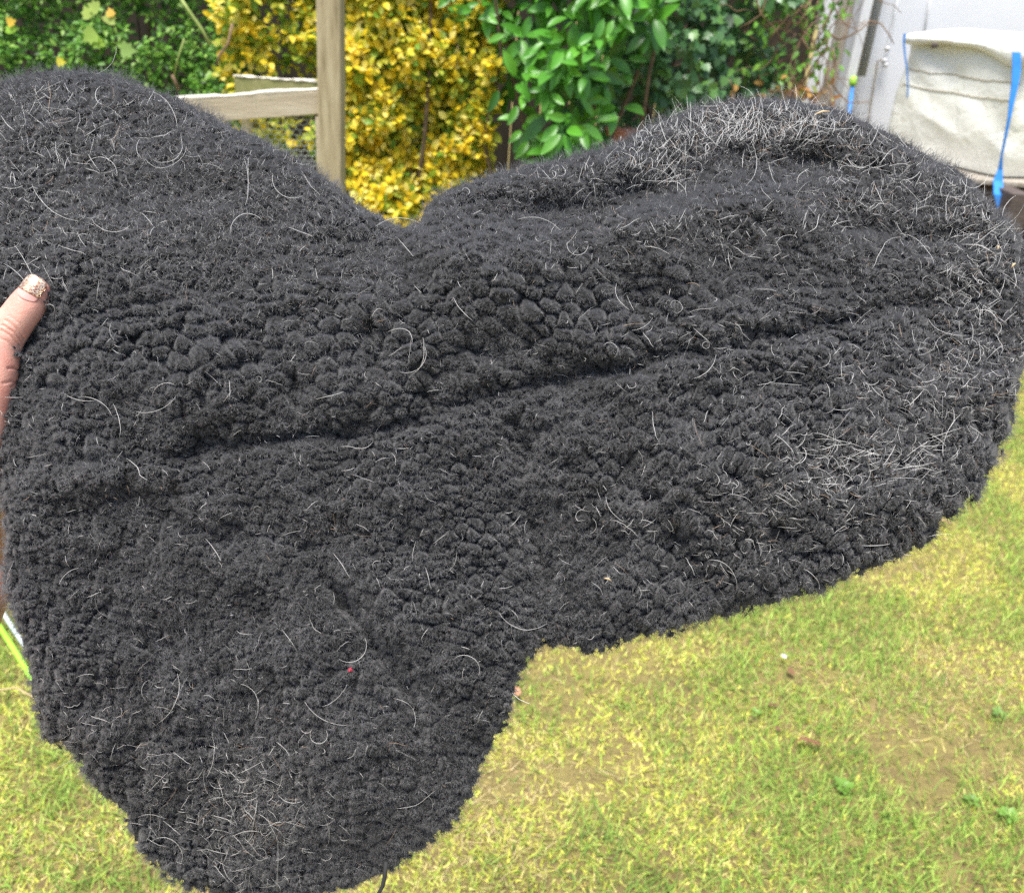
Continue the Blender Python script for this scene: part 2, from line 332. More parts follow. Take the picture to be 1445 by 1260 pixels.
def plant(name, label, cat, kind, pos, axis, size, colr, matk, base, stems=None, stem_mat='bark', part='leaf', limit=290, normal_bias=(0, -.6, .8)):
    """pos (N,3), axis unit (N,3); leaves that show largest become parts, the rest one foliage part"""
    root = thing(name, label, cat, loc=tuple(base)); inv = np.array(base)
    axis = unit(axis); nb = np.array(normal_bias) + rng.normal(0, .35, pos.shape); nrm = unit(nb - axis * (nb * axis).sum(-1, keepdims=True)); side = np.cross(axis, nrm)
    LV, LF = leafshape(kind); n_ = len(pos)
    px, py, dz = toPx(pos + axis * (size * .5)[:, None])
    vis = (px > 5) & (px < 1440) & (py > 4) & (py < 1250) & ~inside(px, py, OUT)
    # front-most: compare with local nearest depth on a coarse grid
    cellk = (np.floor(px / 22).astype(int) * 1000 + np.floor(py / 22).astype(int)); order = np.argsort(dz); seen = {}; front = np.zeros(n_, bool)
    for i in order:
        if not vis[i]: continue
        k = cellk[i]; c = seen.get(k, 0)
        if c < (1 if kind == 'laurel' else 2): front[i] = True; seen[k] = c + 1
    score = size / dz * np.abs((nrm * unit(CO - pos)).sum(-1)).clip(.2, 1) * np.where(front, 1, .001) * vis
    if kind == 'laurel': score = size / dz * vis + front * .0001
    pick = np.argsort(-score)[:limit]; pick = pick[score[pick] > 0]
    rest = np.setdiff1d(np.arange(n_), pick)
    V = pos[rest][:, None] + size[rest][:, None, None] * (LV[None, :, 0:1] * side[rest][:, None] + LV[None, :, 1:2] * axis[rest][:, None] + LV[None, :, 2:3] * nrm[rest][:, None])
    T = (np.arange(len(rest)) * len(LV))[:, None, None] + LF[None]
    me = meshd('foliage', V.reshape(-1, 3) - inv, T.reshape(-1, 3)); setcol(me, np.repeat(colr[rest], len(LV), 0))
    f = link('foliage', me, root, M[matk + '_a']); tag(f, kind='stuff')
    lm = meshd(part, LV, LF); lm.materials.append(M[matk + '_o'])
    for i in pick:
        o_ = bpy.data.objects.new(part, lm); COL.objects.link(o_); o_.parent = root
        s = size[i]; mt = Matrix.Identity(4)
        for a in range(3): mt[a][0] = side[i][a] * s; mt[a][1] = axis[i][a] * s; mt[a][2] = nrm[i][a] * s; mt[a][3] = pos[i][a] - inv[a]
        o_.matrix_local = mt; o_.color = (*[float(c) for c in colr[i]], 1)
    if stems:
        for pts, r_ in stems:
            mb = MB().tube([np.array(p) - inv for p in pts], r_, 6); mb.build('stem', M[stem_mat], root, True)
    return root
OUT = [(-28, 130), (0, 114), (30, 105), (65, 100), (100, 98), (150, 103), (180, 112), (215, 125), (250, 138), (290, 158), (330, 178), (370, 195), (420, 222), (460, 250), (485, 272), (510, 290), (540, 305), (568, 320),
       (590, 314), (600, 290), (615, 275), (640, 264), (680, 250), (740, 232), (800, 222), (860, 205), (900, 185), (940, 168), (980, 152), (1020, 143), (1060, 138), (1110, 138), (1160, 148), (1200, 160), (1250, 185), (1290, 207), (1330, 228), (1370, 252), (1400, 285), (1425, 310), (1440, 332), (1458, 370), (1468, 420), (1460, 470), (1445, 520), (1435, 555), (1428, 600), (1410, 640), (1385, 690), (1360, 716), (1335, 738), (1308, 770), (1250, 795), (1200, 815), (1140, 838), (1080, 855), (1030, 868), (980, 880), (920, 895), (870, 908), (820, 917), (790, 912), (765, 908), (750, 925), (730, 960), (722, 985), (718, 1010), (700, 1045), (680, 1080), (670, 1110), (655, 1140), (630, 1170), (600, 1190), (570, 1210), (545, 1232), (500, 1250), (450, 1262), (400, 1270), (340, 1268), (290, 1257), (250, 1243), (215, 1218), (190, 1190), (178, 1150), (150, 1130), (120, 1090), (105, 1060), (60, 1040), (48, 1000), (40, 950), (30, 900), (15, 860), (4, 830), (2, 800), (3, 730), (-4, 690), (-12, 620), (-20, 540), (-34, 430), (-45, 300), (-42, 200)]

def shoots(Xr, zr, Yf, n, per, spread, lsize, cols, tipcols=None, droop=0., out=(0, -1, .35), hang=0., bump=.18, clump=.0, dens=None):
    """shoot tips over an uneven hedge face; leaves in whorls down each shoot"""
    X = rng.uniform(*Xr, n * 3); Z = rng.uniform(*zr, n * 3)
    if dens is not None: k = rng.random(len(X)) < dens(X, Z); X, Z = X[k], Z[k]
    X, Z = X[:n], Z[:n]; n = len(X)
    bmp = fbm(X * 3.2 + 50, Z * 3.2 + 20, 5, 3) - .5; f1, f2, vx, vy, idn = cell(X * 4.5, Z * 4.5, 77)
    Y = Yf(X, Z) - bump * 2 * bmp + .10 * f1 + rng.exponential(.055, n)
    deep = rng.random(n) < .22; Y = np.where(deep, Y + rng.uniform(.05, .3, n), Y)
    ax = unit(np.array(out) + np.stack([-vx * .8, np.zeros(n), vy * .0], -1) + rng.normal(0, .45, (n, 3)))
    P = []; A = []; Sz = []; Cc = []
    for j in range(per):
        t = j / max(1, per - 1); ang = j * 2.4 + rng.uniform(0, 6.28, n) * .3
        e1 = unit(np.cross(ax, np.array([.3, .2, 1.]))); e2 = np.cross(ax, e1)
        rad = e1 * np.cos(ang)[:, None] + e2 * np.sin(ang)[:, None]
        p = np.stack([X, Y, Z], -1) - ax * (spread * (1 - t) * rng.uniform(.7, 1.2, n))[:, None] + rad * (.12 * lsize)
        a = unit(ax * (.25 + .75 * t ** 2) + rad * 1.0 + np.array([0, 0, -hang - droop * (1 - t)]) + rng.normal(0, .2, (n, 3)))
        s = lsize * rng.uniform(.65, 1.25, n) * (1 - .3 * t)
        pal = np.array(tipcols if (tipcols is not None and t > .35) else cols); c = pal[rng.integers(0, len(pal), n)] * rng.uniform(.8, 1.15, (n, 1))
        P.append(p); A.append(a); Sz.append(s); Cc.append(c)
    return np.concatenate(P), np.concatenate(A), np.concatenate(Sz), np.concatenate(Cc), np.stack([X, Y, Z], -1)
def stemset(X0, X1, Y, n, h=1.9):
    out = []
    for i in range(n):
        x = random.uniform(X0, X1); y = Y + random.uniform(0, .25); pts = [(x, y, 0)]
        for k in range(6): x += random.gauss(0, .06); y += random.gauss(0, .04); pts.append((x, y, (k + 1) * h / 6))
        out.append((pts, [.014 * (1 - .12 * k) for k in range(7)]))
    return out
Xat = lambda px, Y, py=120: float(atY(px, py, Y)[0])
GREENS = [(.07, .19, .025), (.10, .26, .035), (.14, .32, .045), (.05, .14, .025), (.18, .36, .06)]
YEL = [(.90, .70, .04), (.92, .76, .08), (.88, .64, .03), (.94, .84, .24), (.60, .60, .06)]
YG = [(.28, .42, .05), (.42, .50, .06), (.18, .34, .04), (.62, .60, .07)]

# left hedge: small-leaved green shrub
x0, x1 = Xat(-260, 3.9), Xat(345, 3.9)
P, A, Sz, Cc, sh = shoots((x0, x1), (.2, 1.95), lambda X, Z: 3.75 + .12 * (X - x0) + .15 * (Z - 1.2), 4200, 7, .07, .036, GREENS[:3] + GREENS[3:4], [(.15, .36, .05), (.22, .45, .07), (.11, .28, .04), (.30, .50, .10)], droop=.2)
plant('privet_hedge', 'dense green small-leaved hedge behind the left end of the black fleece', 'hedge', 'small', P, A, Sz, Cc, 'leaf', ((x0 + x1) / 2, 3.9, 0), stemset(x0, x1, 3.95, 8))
# golden shrub: right of the post and creeping left over the rails
xa, xb, xm = Xat(325, 4.0), Xat(700, 4.0), Xat(480, 4.0)
dens = lambda X, Z: np.where(X > xm, 1.0, np.clip((Z - .95) * 1.4, .25, .75))
P, A, Sz, Cc, sh = shoots((xa, xb), (.2, 2.0), lambda X, Z: 3.72 + .12 * (Z - 1.2) + .25 * np.clip(xm - X, 0, 1), 3000, 8, .065, .045, YG, YEL, droop=.1, bump=.22, dens=dens)
px, py, _ = toPx(P); mk = fbm(P[:, 0] * 5, P[:, 2] * 5, 91, 3); mk2 = np.clip((mk - .5) * 4 + (px < 470) * .55 + np.clip((py - 225) / 300, 0, .4), 0, 1)
sw = rng.random(len(P)) < mk2 * .36; Cc[sw] = np.array(YG)[rng.integers(0, 4, sw.sum())]
plant('golden_shrub', 'bright yellow variegated shrub beside the tall timber post', 'shrub', 'yellow', P, A, Sz, Cc, 'leaf', ((xm + xb) / 2, 3.9, 0), stemset(xm, xb, 3.95, 6))
# cherry laurel
xa, xb = Xat(690, 3.7), Xat(915, 3.7)
def ldens(X, Z):
    px, py, _ = toPx(np.stack([X, np.full(len(X), 3.6), Z], -1)); cx = 800 + .06 * (130 - py); hw = 125 + np.clip(70 - py, -60, 60) * .8 - np.clip(py - 200, 0, 80) * .5
    return np.clip(1.6 - ((px - cx) / hw) ** 2 * 1.2, 0, 1)
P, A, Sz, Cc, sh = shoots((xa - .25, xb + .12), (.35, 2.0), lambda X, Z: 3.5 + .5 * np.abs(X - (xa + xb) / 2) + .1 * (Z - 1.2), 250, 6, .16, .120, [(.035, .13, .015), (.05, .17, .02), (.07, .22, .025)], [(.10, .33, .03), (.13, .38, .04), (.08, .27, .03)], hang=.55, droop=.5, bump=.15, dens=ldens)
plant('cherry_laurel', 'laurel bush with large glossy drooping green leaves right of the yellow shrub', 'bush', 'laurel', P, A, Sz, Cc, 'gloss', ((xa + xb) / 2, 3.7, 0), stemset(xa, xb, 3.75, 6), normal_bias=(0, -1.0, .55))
# ivy
xa, xb = Xat(885, 4.3), Xat(1095, 4.3)
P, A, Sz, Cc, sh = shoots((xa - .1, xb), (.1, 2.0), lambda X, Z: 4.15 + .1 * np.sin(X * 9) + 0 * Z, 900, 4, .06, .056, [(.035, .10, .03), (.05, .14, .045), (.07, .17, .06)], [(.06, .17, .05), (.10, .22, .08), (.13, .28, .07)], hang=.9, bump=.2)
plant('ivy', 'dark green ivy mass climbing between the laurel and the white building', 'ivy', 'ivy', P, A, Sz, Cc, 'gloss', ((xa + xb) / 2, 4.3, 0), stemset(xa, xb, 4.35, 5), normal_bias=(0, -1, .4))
# climber: tangled bare stems with light green leaves near the top, rusty leaves low down
xa, xb = Xat(1030, 4.4), Xat(1158, 4.4)
stems = []
for i in range(150):
    x = random.uniform(xa - .05, xb + .02); z = random.uniform(.6, 1.9); y = 4.25 + random.uniform(-.05, .4); pts = [(x, y, z)]; a = random.uniform(-2.4, -.7); 
    for k in range(7):
        a += random.gauss(0, .5); x += math.cos(a) * .05; z += math.sin(a) * .05; y += random.gauss(0, .02); pts.append((x, y, z))
    r0 = random.choice([.002, .003, .005]); stems.append((pts, [r0 * (1 - .08 * k) for k in range(8)]))
M['stem_tan'] = noisy('tan_dry_stem', [(.3, (.12, .07, .045)), (.7, (.32, .21, .13))], 20, .9, .3)
nS = 700; X = rng.uniform(xa, xb + .03, nS); Z = rng.uniform(.9, 1.8, nS); rust = (Z < 1.25)
Pp = np.stack([X, 4.2 + rng.uniform(0, .3, nS), Z], -1); Aa = unit(rng.normal(0, .6, (nS, 3)) + np.array([0, -.3, -.5])); keep = rust | (rng.random(nS) < .75); 
cl = np.where(rust[:, None], np.array([(.50, .24, .07), (.36, .17, .06), (.60, .36, .12), (.28, .33, .08)])[rng.integers(0, 4, nS)], np.array([(.16, .38, .05), (.24, .46, .08), (.10, .22, .04)])[rng.integers(0, 3, nS)])
plant('climbing_vine', 'tangled brown vine with bare stems and rusty leaves beside the white corner', 'vine', 'small', Pp[keep], Aa[keep], rng.uniform(.03, .05, nS)[keep], cl[keep], 'leaf', ((xa + xb) / 2, 4.5, 0), stems, 'stem_tan')

# large leaves of a bramble in the left hedge and its bare shoots
br = thing('bramble', 'pale green bramble shoot growing out of the left hedge', 'bramble', loc=tuple(atY(140, 60, 3.5)))
bl = leafshape('ivy'); lm = meshd('leaf', *bl); lm.materials.append(M['leaf_o'])
for (qx, qy, s, a, c) in [(135, 45, .065, 2.2, (.34, .50, .10)), (128, 26, .05, .6, (.40, .52, .12)), (140, 14, .05, 1.2, (.38, .50, .12)), (152, 34, .05, -.4, (.42, .52, .14)), (158, 24, .035, .4, (.75, .50, .10)), (132, 58, .045, -1.9, (.36, .56, .08)), (170, 70, .06, -1.6, (.28, .44, .12)), (80, 88, .035, -1.5, (.75, .66, .06)), (10, 33, .035, -1.2, (.75, .50, .06)), (16, 48, .04, 0.2, (.34, .60, .06))]:
    q = atY(qx, qy, 3.45); o_ = bpy.data.objects.new('leaf', lm); COL.objects.link(o_); o_.parent = br
    o_.matrix_local = Matrix.Translation(Vector(q) - br.location) @ Matrix.Rotation(R(75), 4, 'X') @ Matrix.Rotation(a, 4, 'Z') @ Matrix.Scale(s, 4); o_.color = (*c, 1)
M['greenstem'] = noisy('green_shoot', [(.3, (.22, .30, .07)), (.7, (.36, .42, .14))], 20, .7, .1)
for pts, r_, mk_ in [([(256, 0), (268, 18), (285, 42), (297, 64)], .006, 'greenstem'), ([(328, 34), (322, 62), (310, 78), (305, 92)], .005, 'stem_tan'), ([(245, 108), (252, 80), (260, 55)], .003, 'greenstem'), ([(243, 106), (247, 115), (252, 128)], .006, 'stem_tan')]:
    MB().tube([Vector(atY(a, b_, 3.42)) - br.location for a, b_ in pts], r_, 6).build('stem', M[mk_], br, True)

# added board backdrop, kept dark to stand in for shade inside the hedge
bf = thing('board_backdrop', 'added dark board backdrop hidden behind the hedge and shrubs, standing in for shade', 'fence', loc=(0, 5.0, 0))
bm_ = MB().box((0, 0, 0), (.145, .02, 2.2)); proto = bm_.build('board', M['darkboard'], bf)
xr_ = Xat(1128, 5.0, 140) - .07; xs = np.arange(xr_ - 36 * .15, xr_ + .01, .15)
for i, x in enumerate(xs):
    o_ = proto if i == 0 else proto.copy()
    if i: COL.objects.link(o_); o_.parent = bf
    o_.location = (x, random.uniform(-.004, .004), 1.1)
for z in (.4, 1.7): MB().box(((xs[0] + xs[-1]) / 2, .04, z), (xs[-1] - xs[0], .045, .08)).build('rail', M['darkboard'], bf)

# ---- post and rail pen with chicken wire ---------------------------------
pen = thing('wire_fence', 'timber post and rail fence with chicken wire in front of the hedge', 'fence', loc=tuple(ground(468, 700) * 0 + np.array([Xat(466, 3.0), 3.0, 0])))
pb = Vector(pen.location)
ptop = Vector(atY(466, -60, 3.0)); plow = Vector(atY(469, 250, 3.0)); ax_ = (ptop - plow).normalized()
foot = plow - ax_ * (plow.z / ax_.z); head = foot + ax_ * (2.0 / ax_.z)
def beam(a, b_, wy, hz, bev=.003, wob=0, seg=14):
    a = Vector(a); b_ = Vector(b_); t = (b_ - a); ln = t.length; t.normalize(); up = Vector((0, 0, 1)) if abs(t.z) < .8 else Vector((0, 1, 0)); s_ = t.cross(up).normalized(); u_ = s_.cross(t).normalized()
    mb = MB(); V = []; Fc = []
    prof = [(-wy / 2, -hz / 2 + bev), (-wy / 2 + bev, -hz / 2), (wy / 2 - bev, -hz / 2), (wy / 2, -hz / 2 + bev), (wy / 2, hz / 2 - bev), (wy / 2 - bev, hz / 2), (-wy / 2 + bev, hz / 2), (-wy / 2, hz / 2 - bev)]
    for i in range(seg + 1):
        f = i / seg; c = a + t * ln * f; w1 = random.uniform(-wob, wob) * 3; w2 = random.uniform(-wob, wob)
        for k, (q, r_) in enumerate(prof): V.append(c + s_ * (q + w2) + u_ * (r_ + (w1 if k in (4, 5, 6, 7) else w2)))
    for i in range(seg):
        for k in range(8): Fc.append((i * 8 + k, i * 8 + (k + 1) % 8, (i + 1) * 8 + (k + 1) % 8, (i + 1) * 8 + k))
    Fc.append(tuple(range(8))[::-1]); Fc.append(tuple(seg * 8 + k for k in range(8))); return mb.add(V, Fc)
beam(foot - pb, head - pb, .074, .074, .004, .0006).build('post', M['timber'], pen)
def railpair(p0, y0, p1, y1, hz, mt):
    a = Vector(atY(*p0, y0)) - pb; b_ = Vector(atY(*p1, y1)) - pb; return a, b_
a, b_ = railpair((452, 143), 3.0, (150, 166), 2.8, .075, 'rail'); beam(a, b_, .038, .072, .003, .0010).build('rail', M['rail'], pen)
beam(a + Vector((0, 0, .0385)), b_ + Vector((0, 0, .0385)), .040, .004, .001, .0012, 24).build('rail_edge', M['rail_top'], pen)
a2, b2 = railpair((452, 133), 3.06, (338, 122), 3.75, .07, 'rail'); beam(a2, b2, .038, .07, .003, .0010).build('rail', M['rail_mossy'], pen)
beam(a2 + Vector((0, 0, .0375)), b2 + Vector((0, 0, .0375)), .044, .004, .001, .0015, 24).build('rail_edge', M['rail_top'], pen)
beam(b2 + Vector((.02, .05, -.02)), Vector((b2.x - .02, b2.y + .03, 0)), .05, .06, .003, .0006).build('post', M['timber'], pen)
bt0 = Vector(atY(450, 165, 2.99)) - pb; beam(bt0, Vector((bt0.x + .01, bt0.y, .02)), .018, .03, .002, .0004).build('batten', M['rail'], pen)
# chicken wire in the plane of the front rail
hv = []; hf = []; t = (b_ - a); t.z = 0; Lw = t.length; t.normalize(); hw = .0115; hh = .0107
wb = MB()
def wseg(p, q):
    if not (0 <= p[0] <= Lw and 0 <= q[0] <= Lw): return
    P0 = a + t * p[0] + Vector((0, .012, -p[1])); P1 = a + t * q[0] + Vector((0, .012, -q[1])); d = (P1 - P0).normalized(); s1 = d.cross(Vector((0, 1, 0))).normalized() * .0011; s2 = Vector((0, .0011, 0))
    wb.add([P0 - s1, P0 + s1, P0 - s2, P1 - s1, P1 + s1, P1 - s2], [(0, 1, 4, 3), (1, 2, 5, 4), (2, 0, 3, 5)])
for j in range(0, 42):
    for i in range(0, int(Lw / (2 * hw)) + 1):
        x = i * 2 * hw + (j % 2) * hw; z = .03 + j * hh * 1.5
        wseg((x, z), (x, z + hh)); wseg((x, z + hh), (x + hw, z + hh * 1.5)); wseg((x, z + hh), (x - hw, z + hh * 1.5))
wo = wb.build('chicken_wire', M['wire'], pen); tag(wo, kind='stuff')

# ---- bricks under the laurel ----------------------------------------------
bp_ = thing('brick_pier', 'low red brick pier in the dark gap under the laurel', 'brick pier', loc=tuple(np.append(atY(888, 188, 4.0)[:2], 0)))
topz = float(atY(888, 183, 4.0)[2]); k = 0; mb_ = MB().box((0, 0, 0), (.215, .1025, .065), bev=.004); proto = mb_.build('brick', M['brick'], bp_)
z = topz - .033; first = True
while z > .03:
    for dx in ((0,) if k % 2 else (-.0,)):
        o_ = proto if first else proto.copy()
        if not first: COL.objects.link(o_); o_.parent = bp_
        first = False; o_.location = (dx + random.uniform(-.006, .006), random.uniform(-.006, .006) + (.008 if k % 2 else 0), z)
    z -= .067; k += 1

# ---- white building ---------------------------------------------------------
YW = 6.5
bl_ = thing('white_building', 'white painted building wall with corner trims on the right', 'building', loc=tuple(np.append(atY(1225, 60, YW)[:2], 0))); bo = Vector(bl_.location)
MB().box((1.9, .1, 1.45), (3.8, .2, 2.9), bev=.004).build('wall', M['wall'], bl_)
def vstrip(name, px0, px1, pyr, Y, depth, mt, zt=2.9, round_=False, z0=0.0):
    p0 = atY(px0, pyr, Y); p1 = atY(px1, pyr, Y); wd = float(p1[0] - p0[0]); c = Vector(((p0[0] + p1[0]) / 2, Y, 0)) - bo
    if round_: return MB().tube([c + Vector((0, 0, z0)), c + Vector((0, 0, zt))], wd / 2, 16).build(name, M[mt], bl_, True)
    return MB().box((c.x, c.y + depth / 2, (zt + z0) / 2), (wd, depth, zt - z0), bev=.004).build(name, M[mt], bl_)
vstrip('corner_board', 1150, 1170, 75, 6.30, .04, 'whitepaint')
vstrip('timber_post', 1170, 1191, 75, 6.36, .06, 'tanwood')
vstrip('trim', 1191, 1203, 75, 6.34, .05, 'greypaint'); vstrip('trim', 1203, 1216, 75, 6.30, .06, 'whitepaint')
zp = float(atY(1214, 108, 6.33)[2]); vstrip('downpipe', 1216, 1229, 75, 6.36, .06, 'greypaint', round_=True, z0=zp)
def wpath(name, pts, r_, mt, Y): return MB().tube([Vector(atY(a, b_, Y)) - bo for a, b_ in pts], r_, 6).build(name, M[mt], bl_, True)
wpath('cable', [(1268, -10), (1262, 25), (1253, 68), (1251, 70)], .006, 'whitepaint', 6.48)
wpath('cable', [(1314, -10), (1309, 20), (1303, 55)], .005, 'whitepaint', 6.48)
wpath('hook_rod', [(1248, 90), (1243, 84), (1238, 88), (1235, 110), (1228, 150), (1222, 200), (1216, 260)], .007, 'tanwood', 6.45)
for q in ((1247, 86), (1248, 92), (1251, 69)):
    p = Vector(atY(*q, 6.46)) - bo; MB().tube([p, p + Vector((0, -.03, 0))], .016, 8).build('screw_eye', M['whitepaint'], bl_, True)
cn = thing('garden_cane', 'thin blue stick with a lime green cap leaning on the white trim', 'stick', loc=tuple(atY(1188, 240, 6.1)))
c0 = Vector(cn.location); q0 = Vector(atY(1203, 122, 6.24)); q1 = Vector(atY(1178, 330, 6.0))
MB().tube([q1 - c0, q0 - c0], .013, 8).build('shaft', M['bluepl'], cn, True)
qd = (q0 - q1).normalized(); MB().tube([q0 - c0 + qd * .001, q0 - c0 + qd * .03, q0 - c0 + qd * .06], [.02, .024, .017], 10).build('cap', M['limepl'], cn, True)

# ---- bulk bag ------------------------------------------------------------------
c1 = np.array(atY(1424, 200, 4.75)); c2 = np.array(atY(1300, 120, 5.35)); zb = float(atY(1411, 250, 4.75)[2]); zt = 1.43
e = (c2 - c1)[:2]; le = np.linalg.norm(e); e = e / le; pe = np.array([-e[1], e[0]]); 
if pe[1] < 0: pe = -pe
sizeb = .82; sizea = .84
bag = thing('bulk_bag', 'white woven bulk bag with blue straps standing on timber at right', 'bulk bag', loc=(float(c1[0]), float(c1[1]), zb)); B0 = np.array([c1[0], c1[1], zb])
def bagpt(a_, d_, z_):                     # a_: 0..1 along the left face, d_: 0..1 to the right/back, z_: 0..1
    return np.stack([e[0] * a_ * sizea + pe[0] * d_ * sizeb, e[1] * a_ * sizea + pe[1] * d_ * sizeb, z_ * (zt - zb)], -1)
ns = 46; u_ = np.linspace(0, 1, ns)
def bagface(f, name, nx_, ny_, par=None, disp=.03):
    U, Z = np.meshgrid(np.linspace(0, 1, nx_), np.linspace(0, 1, ny_)); Pt = f(U, Z); 
    return Pt
per = []; nper = 120
for i in range(nper):                      # perimeter of a soft square, with bulging sides
    s_ = i / nper * 4; k = int(s_); f = s_ - k
    per.append([(f, 0), (1, f), (1 - f, 1), (0, 1 - f)][k])
per = np.array(per); nz = 44; V = []
for j in range(nz + 1):
    z_ = j / nz; pr = per - .5; r4 = (np.abs(pr[:, 0]) ** 10 + np.abs(pr[:, 1]) ** 10) ** (1 / 10) * 2; pr = pr / r4[:, None]
    bul = 1 + .05 * np.sin(np.pi * min(1, z_ * 1.1)) ** .7 - .0 * z_ ** 2 
    q = pr * bul * 1.0 + .5
    ang = np.arange(nper) / nper * 24
    wr = .010 * (fbm(ang * 1.1 + z_ * 2, np.full(nper, z_ * 7.0), 61, 4) - .5) + .045 * (np.abs(fbm(ang * .45 - z_ * 2.0, np.full(nper, z_ * 1.3 + 9), 66, 2) - .5) * -2 + .3) * (.3 + z_)
    q = (q - .5) * (1 + wr[:, None] * 2.2) + .5; q[:, 0] = np.where(q[:, 0] > .5, .5 + (q[:, 0] - .5) * (1 + .16 * z_ ** 2), q[:, 0])
    zz = z_ + .02 * np.sin(ang * 1.2) * z_
    V.append(bagpt(q[:, 0], q[:, 1], zz))
V = np.concatenate(V); T = []
for j in range(nz):
    for i in range(nper): T.append((j * nper + i, j * nper + (i + 1) % nper, (j + 1) * nper + (i + 1) % nper, (j + 1) * nper + i))
# domed, sagging top
rings = 10; base = nz * nper; topc = V[base:base + nper].mean(0)
prev = base
for k in range(1, rings + 1):
    f = 1 - k / (rings + .5); rg = topc + (V[base:base + nper] - topc) * f; rg[:, 2] += .07 * math.sin((1 - f) * 1.6) + .02 * (fbm(rg[:, 0] * 9, rg[:, 1] * 9, 12, 3) - .5)
    st = len(V); V = np.concatenate([V, rg])
    for i in range(nper): T.append((prev + i, prev + (i + 1) % nper, st + (i + 1) % nper, st + i))
    prev = st
bag_me = meshd('body', V, np.array(T)); link('body', bag_me, bag, M['bag'])
# top flap: loose sheet draped over the top, its lip sagging down the front
nu, nv = 70, 40; U, Vv = np.meshgrid(np.linspace(-.05, .96, nu), np.linspace(0, 1, nv))
# the lip line: hangs lowest near the strap corner and lifts in an arch to the left
drop = .04 + .125 * np.exp(-((U - .05) / .22) ** 2) + .03 * np.exp(-((U - .95) / .15) ** 2) 
d_ = np.where(Vv < .3, -.045 - .015 * np.sin(Vv * 10), -.045 + (Vv - .3) / .7 * 1.05)
z_ = np.where(Vv < .3, 1.03 - (1 - Vv / .3) * drop, 1.03 + .075 * np.sin((Vv - .3) / .7 * 3.1)) + .018 * (fbm(U * 6, Vv * 6, 15, 3) - .5)
Pt = bagpt(U, d_ + .02 * (fbm(U * 8, Vv * 3, 5, 3) - .5), z_)
idx = np.arange(nv - 1)[:, None] * nu + np.arange(nu - 1)[None]; Q = np.stack([idx, idx + 1, idx + nu + 1, idx + nu], -1).reshape(-1, 4)
fo = link('top_flap', meshd('top_flap', Pt.reshape(-1, 3), Q), bag, M['bag']); sm = fo.modifiers.new('thickness', 'SOLIDIFY'); sm.thickness = .006
M['seam'] = noisy('brown_seam', [(.3, (.36, .31, .22)), (.7, (.50, .45, .34))], 30, .8, .2)
def onface(a_, z_, off=.014):
    # follow the body: nearest body vertex on the left face
    p = bagpt(np.array(a_), np.array(-.04), np.array(z_)); d = np.linalg.norm((V[:nz * nper] - p) * np.array([1, 1, 3.0]), axis=1); q = V[np.argsort(d)[:3]].mean(0); return Vector(q) + Vector((-pe[0], -pe[1], 0)) * off
for zz in (.60, .74):
    MB().tube([onface(.03 + .92 * i / 30, zz + .004 * math.sin(i * .5), .001) for i in range(31)], .0035, 5).build('seam', M['seam'], bag, True)
def ribbon(pts, sidev, wd, name, mt, par, th=.004):
    V_ = []; Fc = []
    for i, p in enumerate(pts):
        w_ = wd[i] if hasattr(wd, '__len__') else wd; s_ = Vector(sidev).normalized() * w_ / 2; n_ = Vector((0, -th, 0))
        V_ += [p - s_, p + s_, p + s_ + n_, p - s_ + n_]
    for i in range(len(pts) - 1):
        for k in range(4): Fc.append((4 * i + k, 4 * i + (k + 1) % 4, 4 * i + 4 + (k + 1) % 4, 4 * i + 4 + k))
    Fc += [(0, 1, 2, 3), tuple(4 * (len(pts) - 1) + k for k in (3, 2, 1, 0))]
    return MB().add(V_, Fc).build(name, M[mt], par, False)
sp_ = [Vector(atY(a, b_, y_)) - Vector(B0) for a, b_, y_ in [(1434, 74, 4.73), (1434, 98, 4.71), (1432, 118, 4.69), (1427, 145, 4.67), (1424, 165, 4.66), (1418, 195, 4.66), (1413, 220, 4.67), (1411, 240, 4.68), (1408, 255, 4.66), (1409, 275, 4.57), (1412, 292, 4.56), (1416, 310, 4.56)]]
ribbon(sp_, (1, 0, 0), [.040, .042, .034, .024, .016, .012, .010, .022, .046, .050, .046, .03], 'strap', 'bluepl', bag, .006)
ed = [Vector(atY(a, b_, 5.40)) - Vector(B0) for a, b_ in [(1277, 48), (1275, 60), (1277, 80), (1280, 100), (1281, 130), (1280, 150)]]
ribbon(ed, (1, 0, 0), [.014, .010, .009, .008, .007, .004], 'edge_strap', 'bluepl', bag)
tk = Vector(atY(1314, 65, 5.1)) - Vector(B0); MB().tube([tk, tk + Vector((.03, -.01, .005))], [.014, .010], 8).build('tie_knot', M['darkplank'], bag, True)
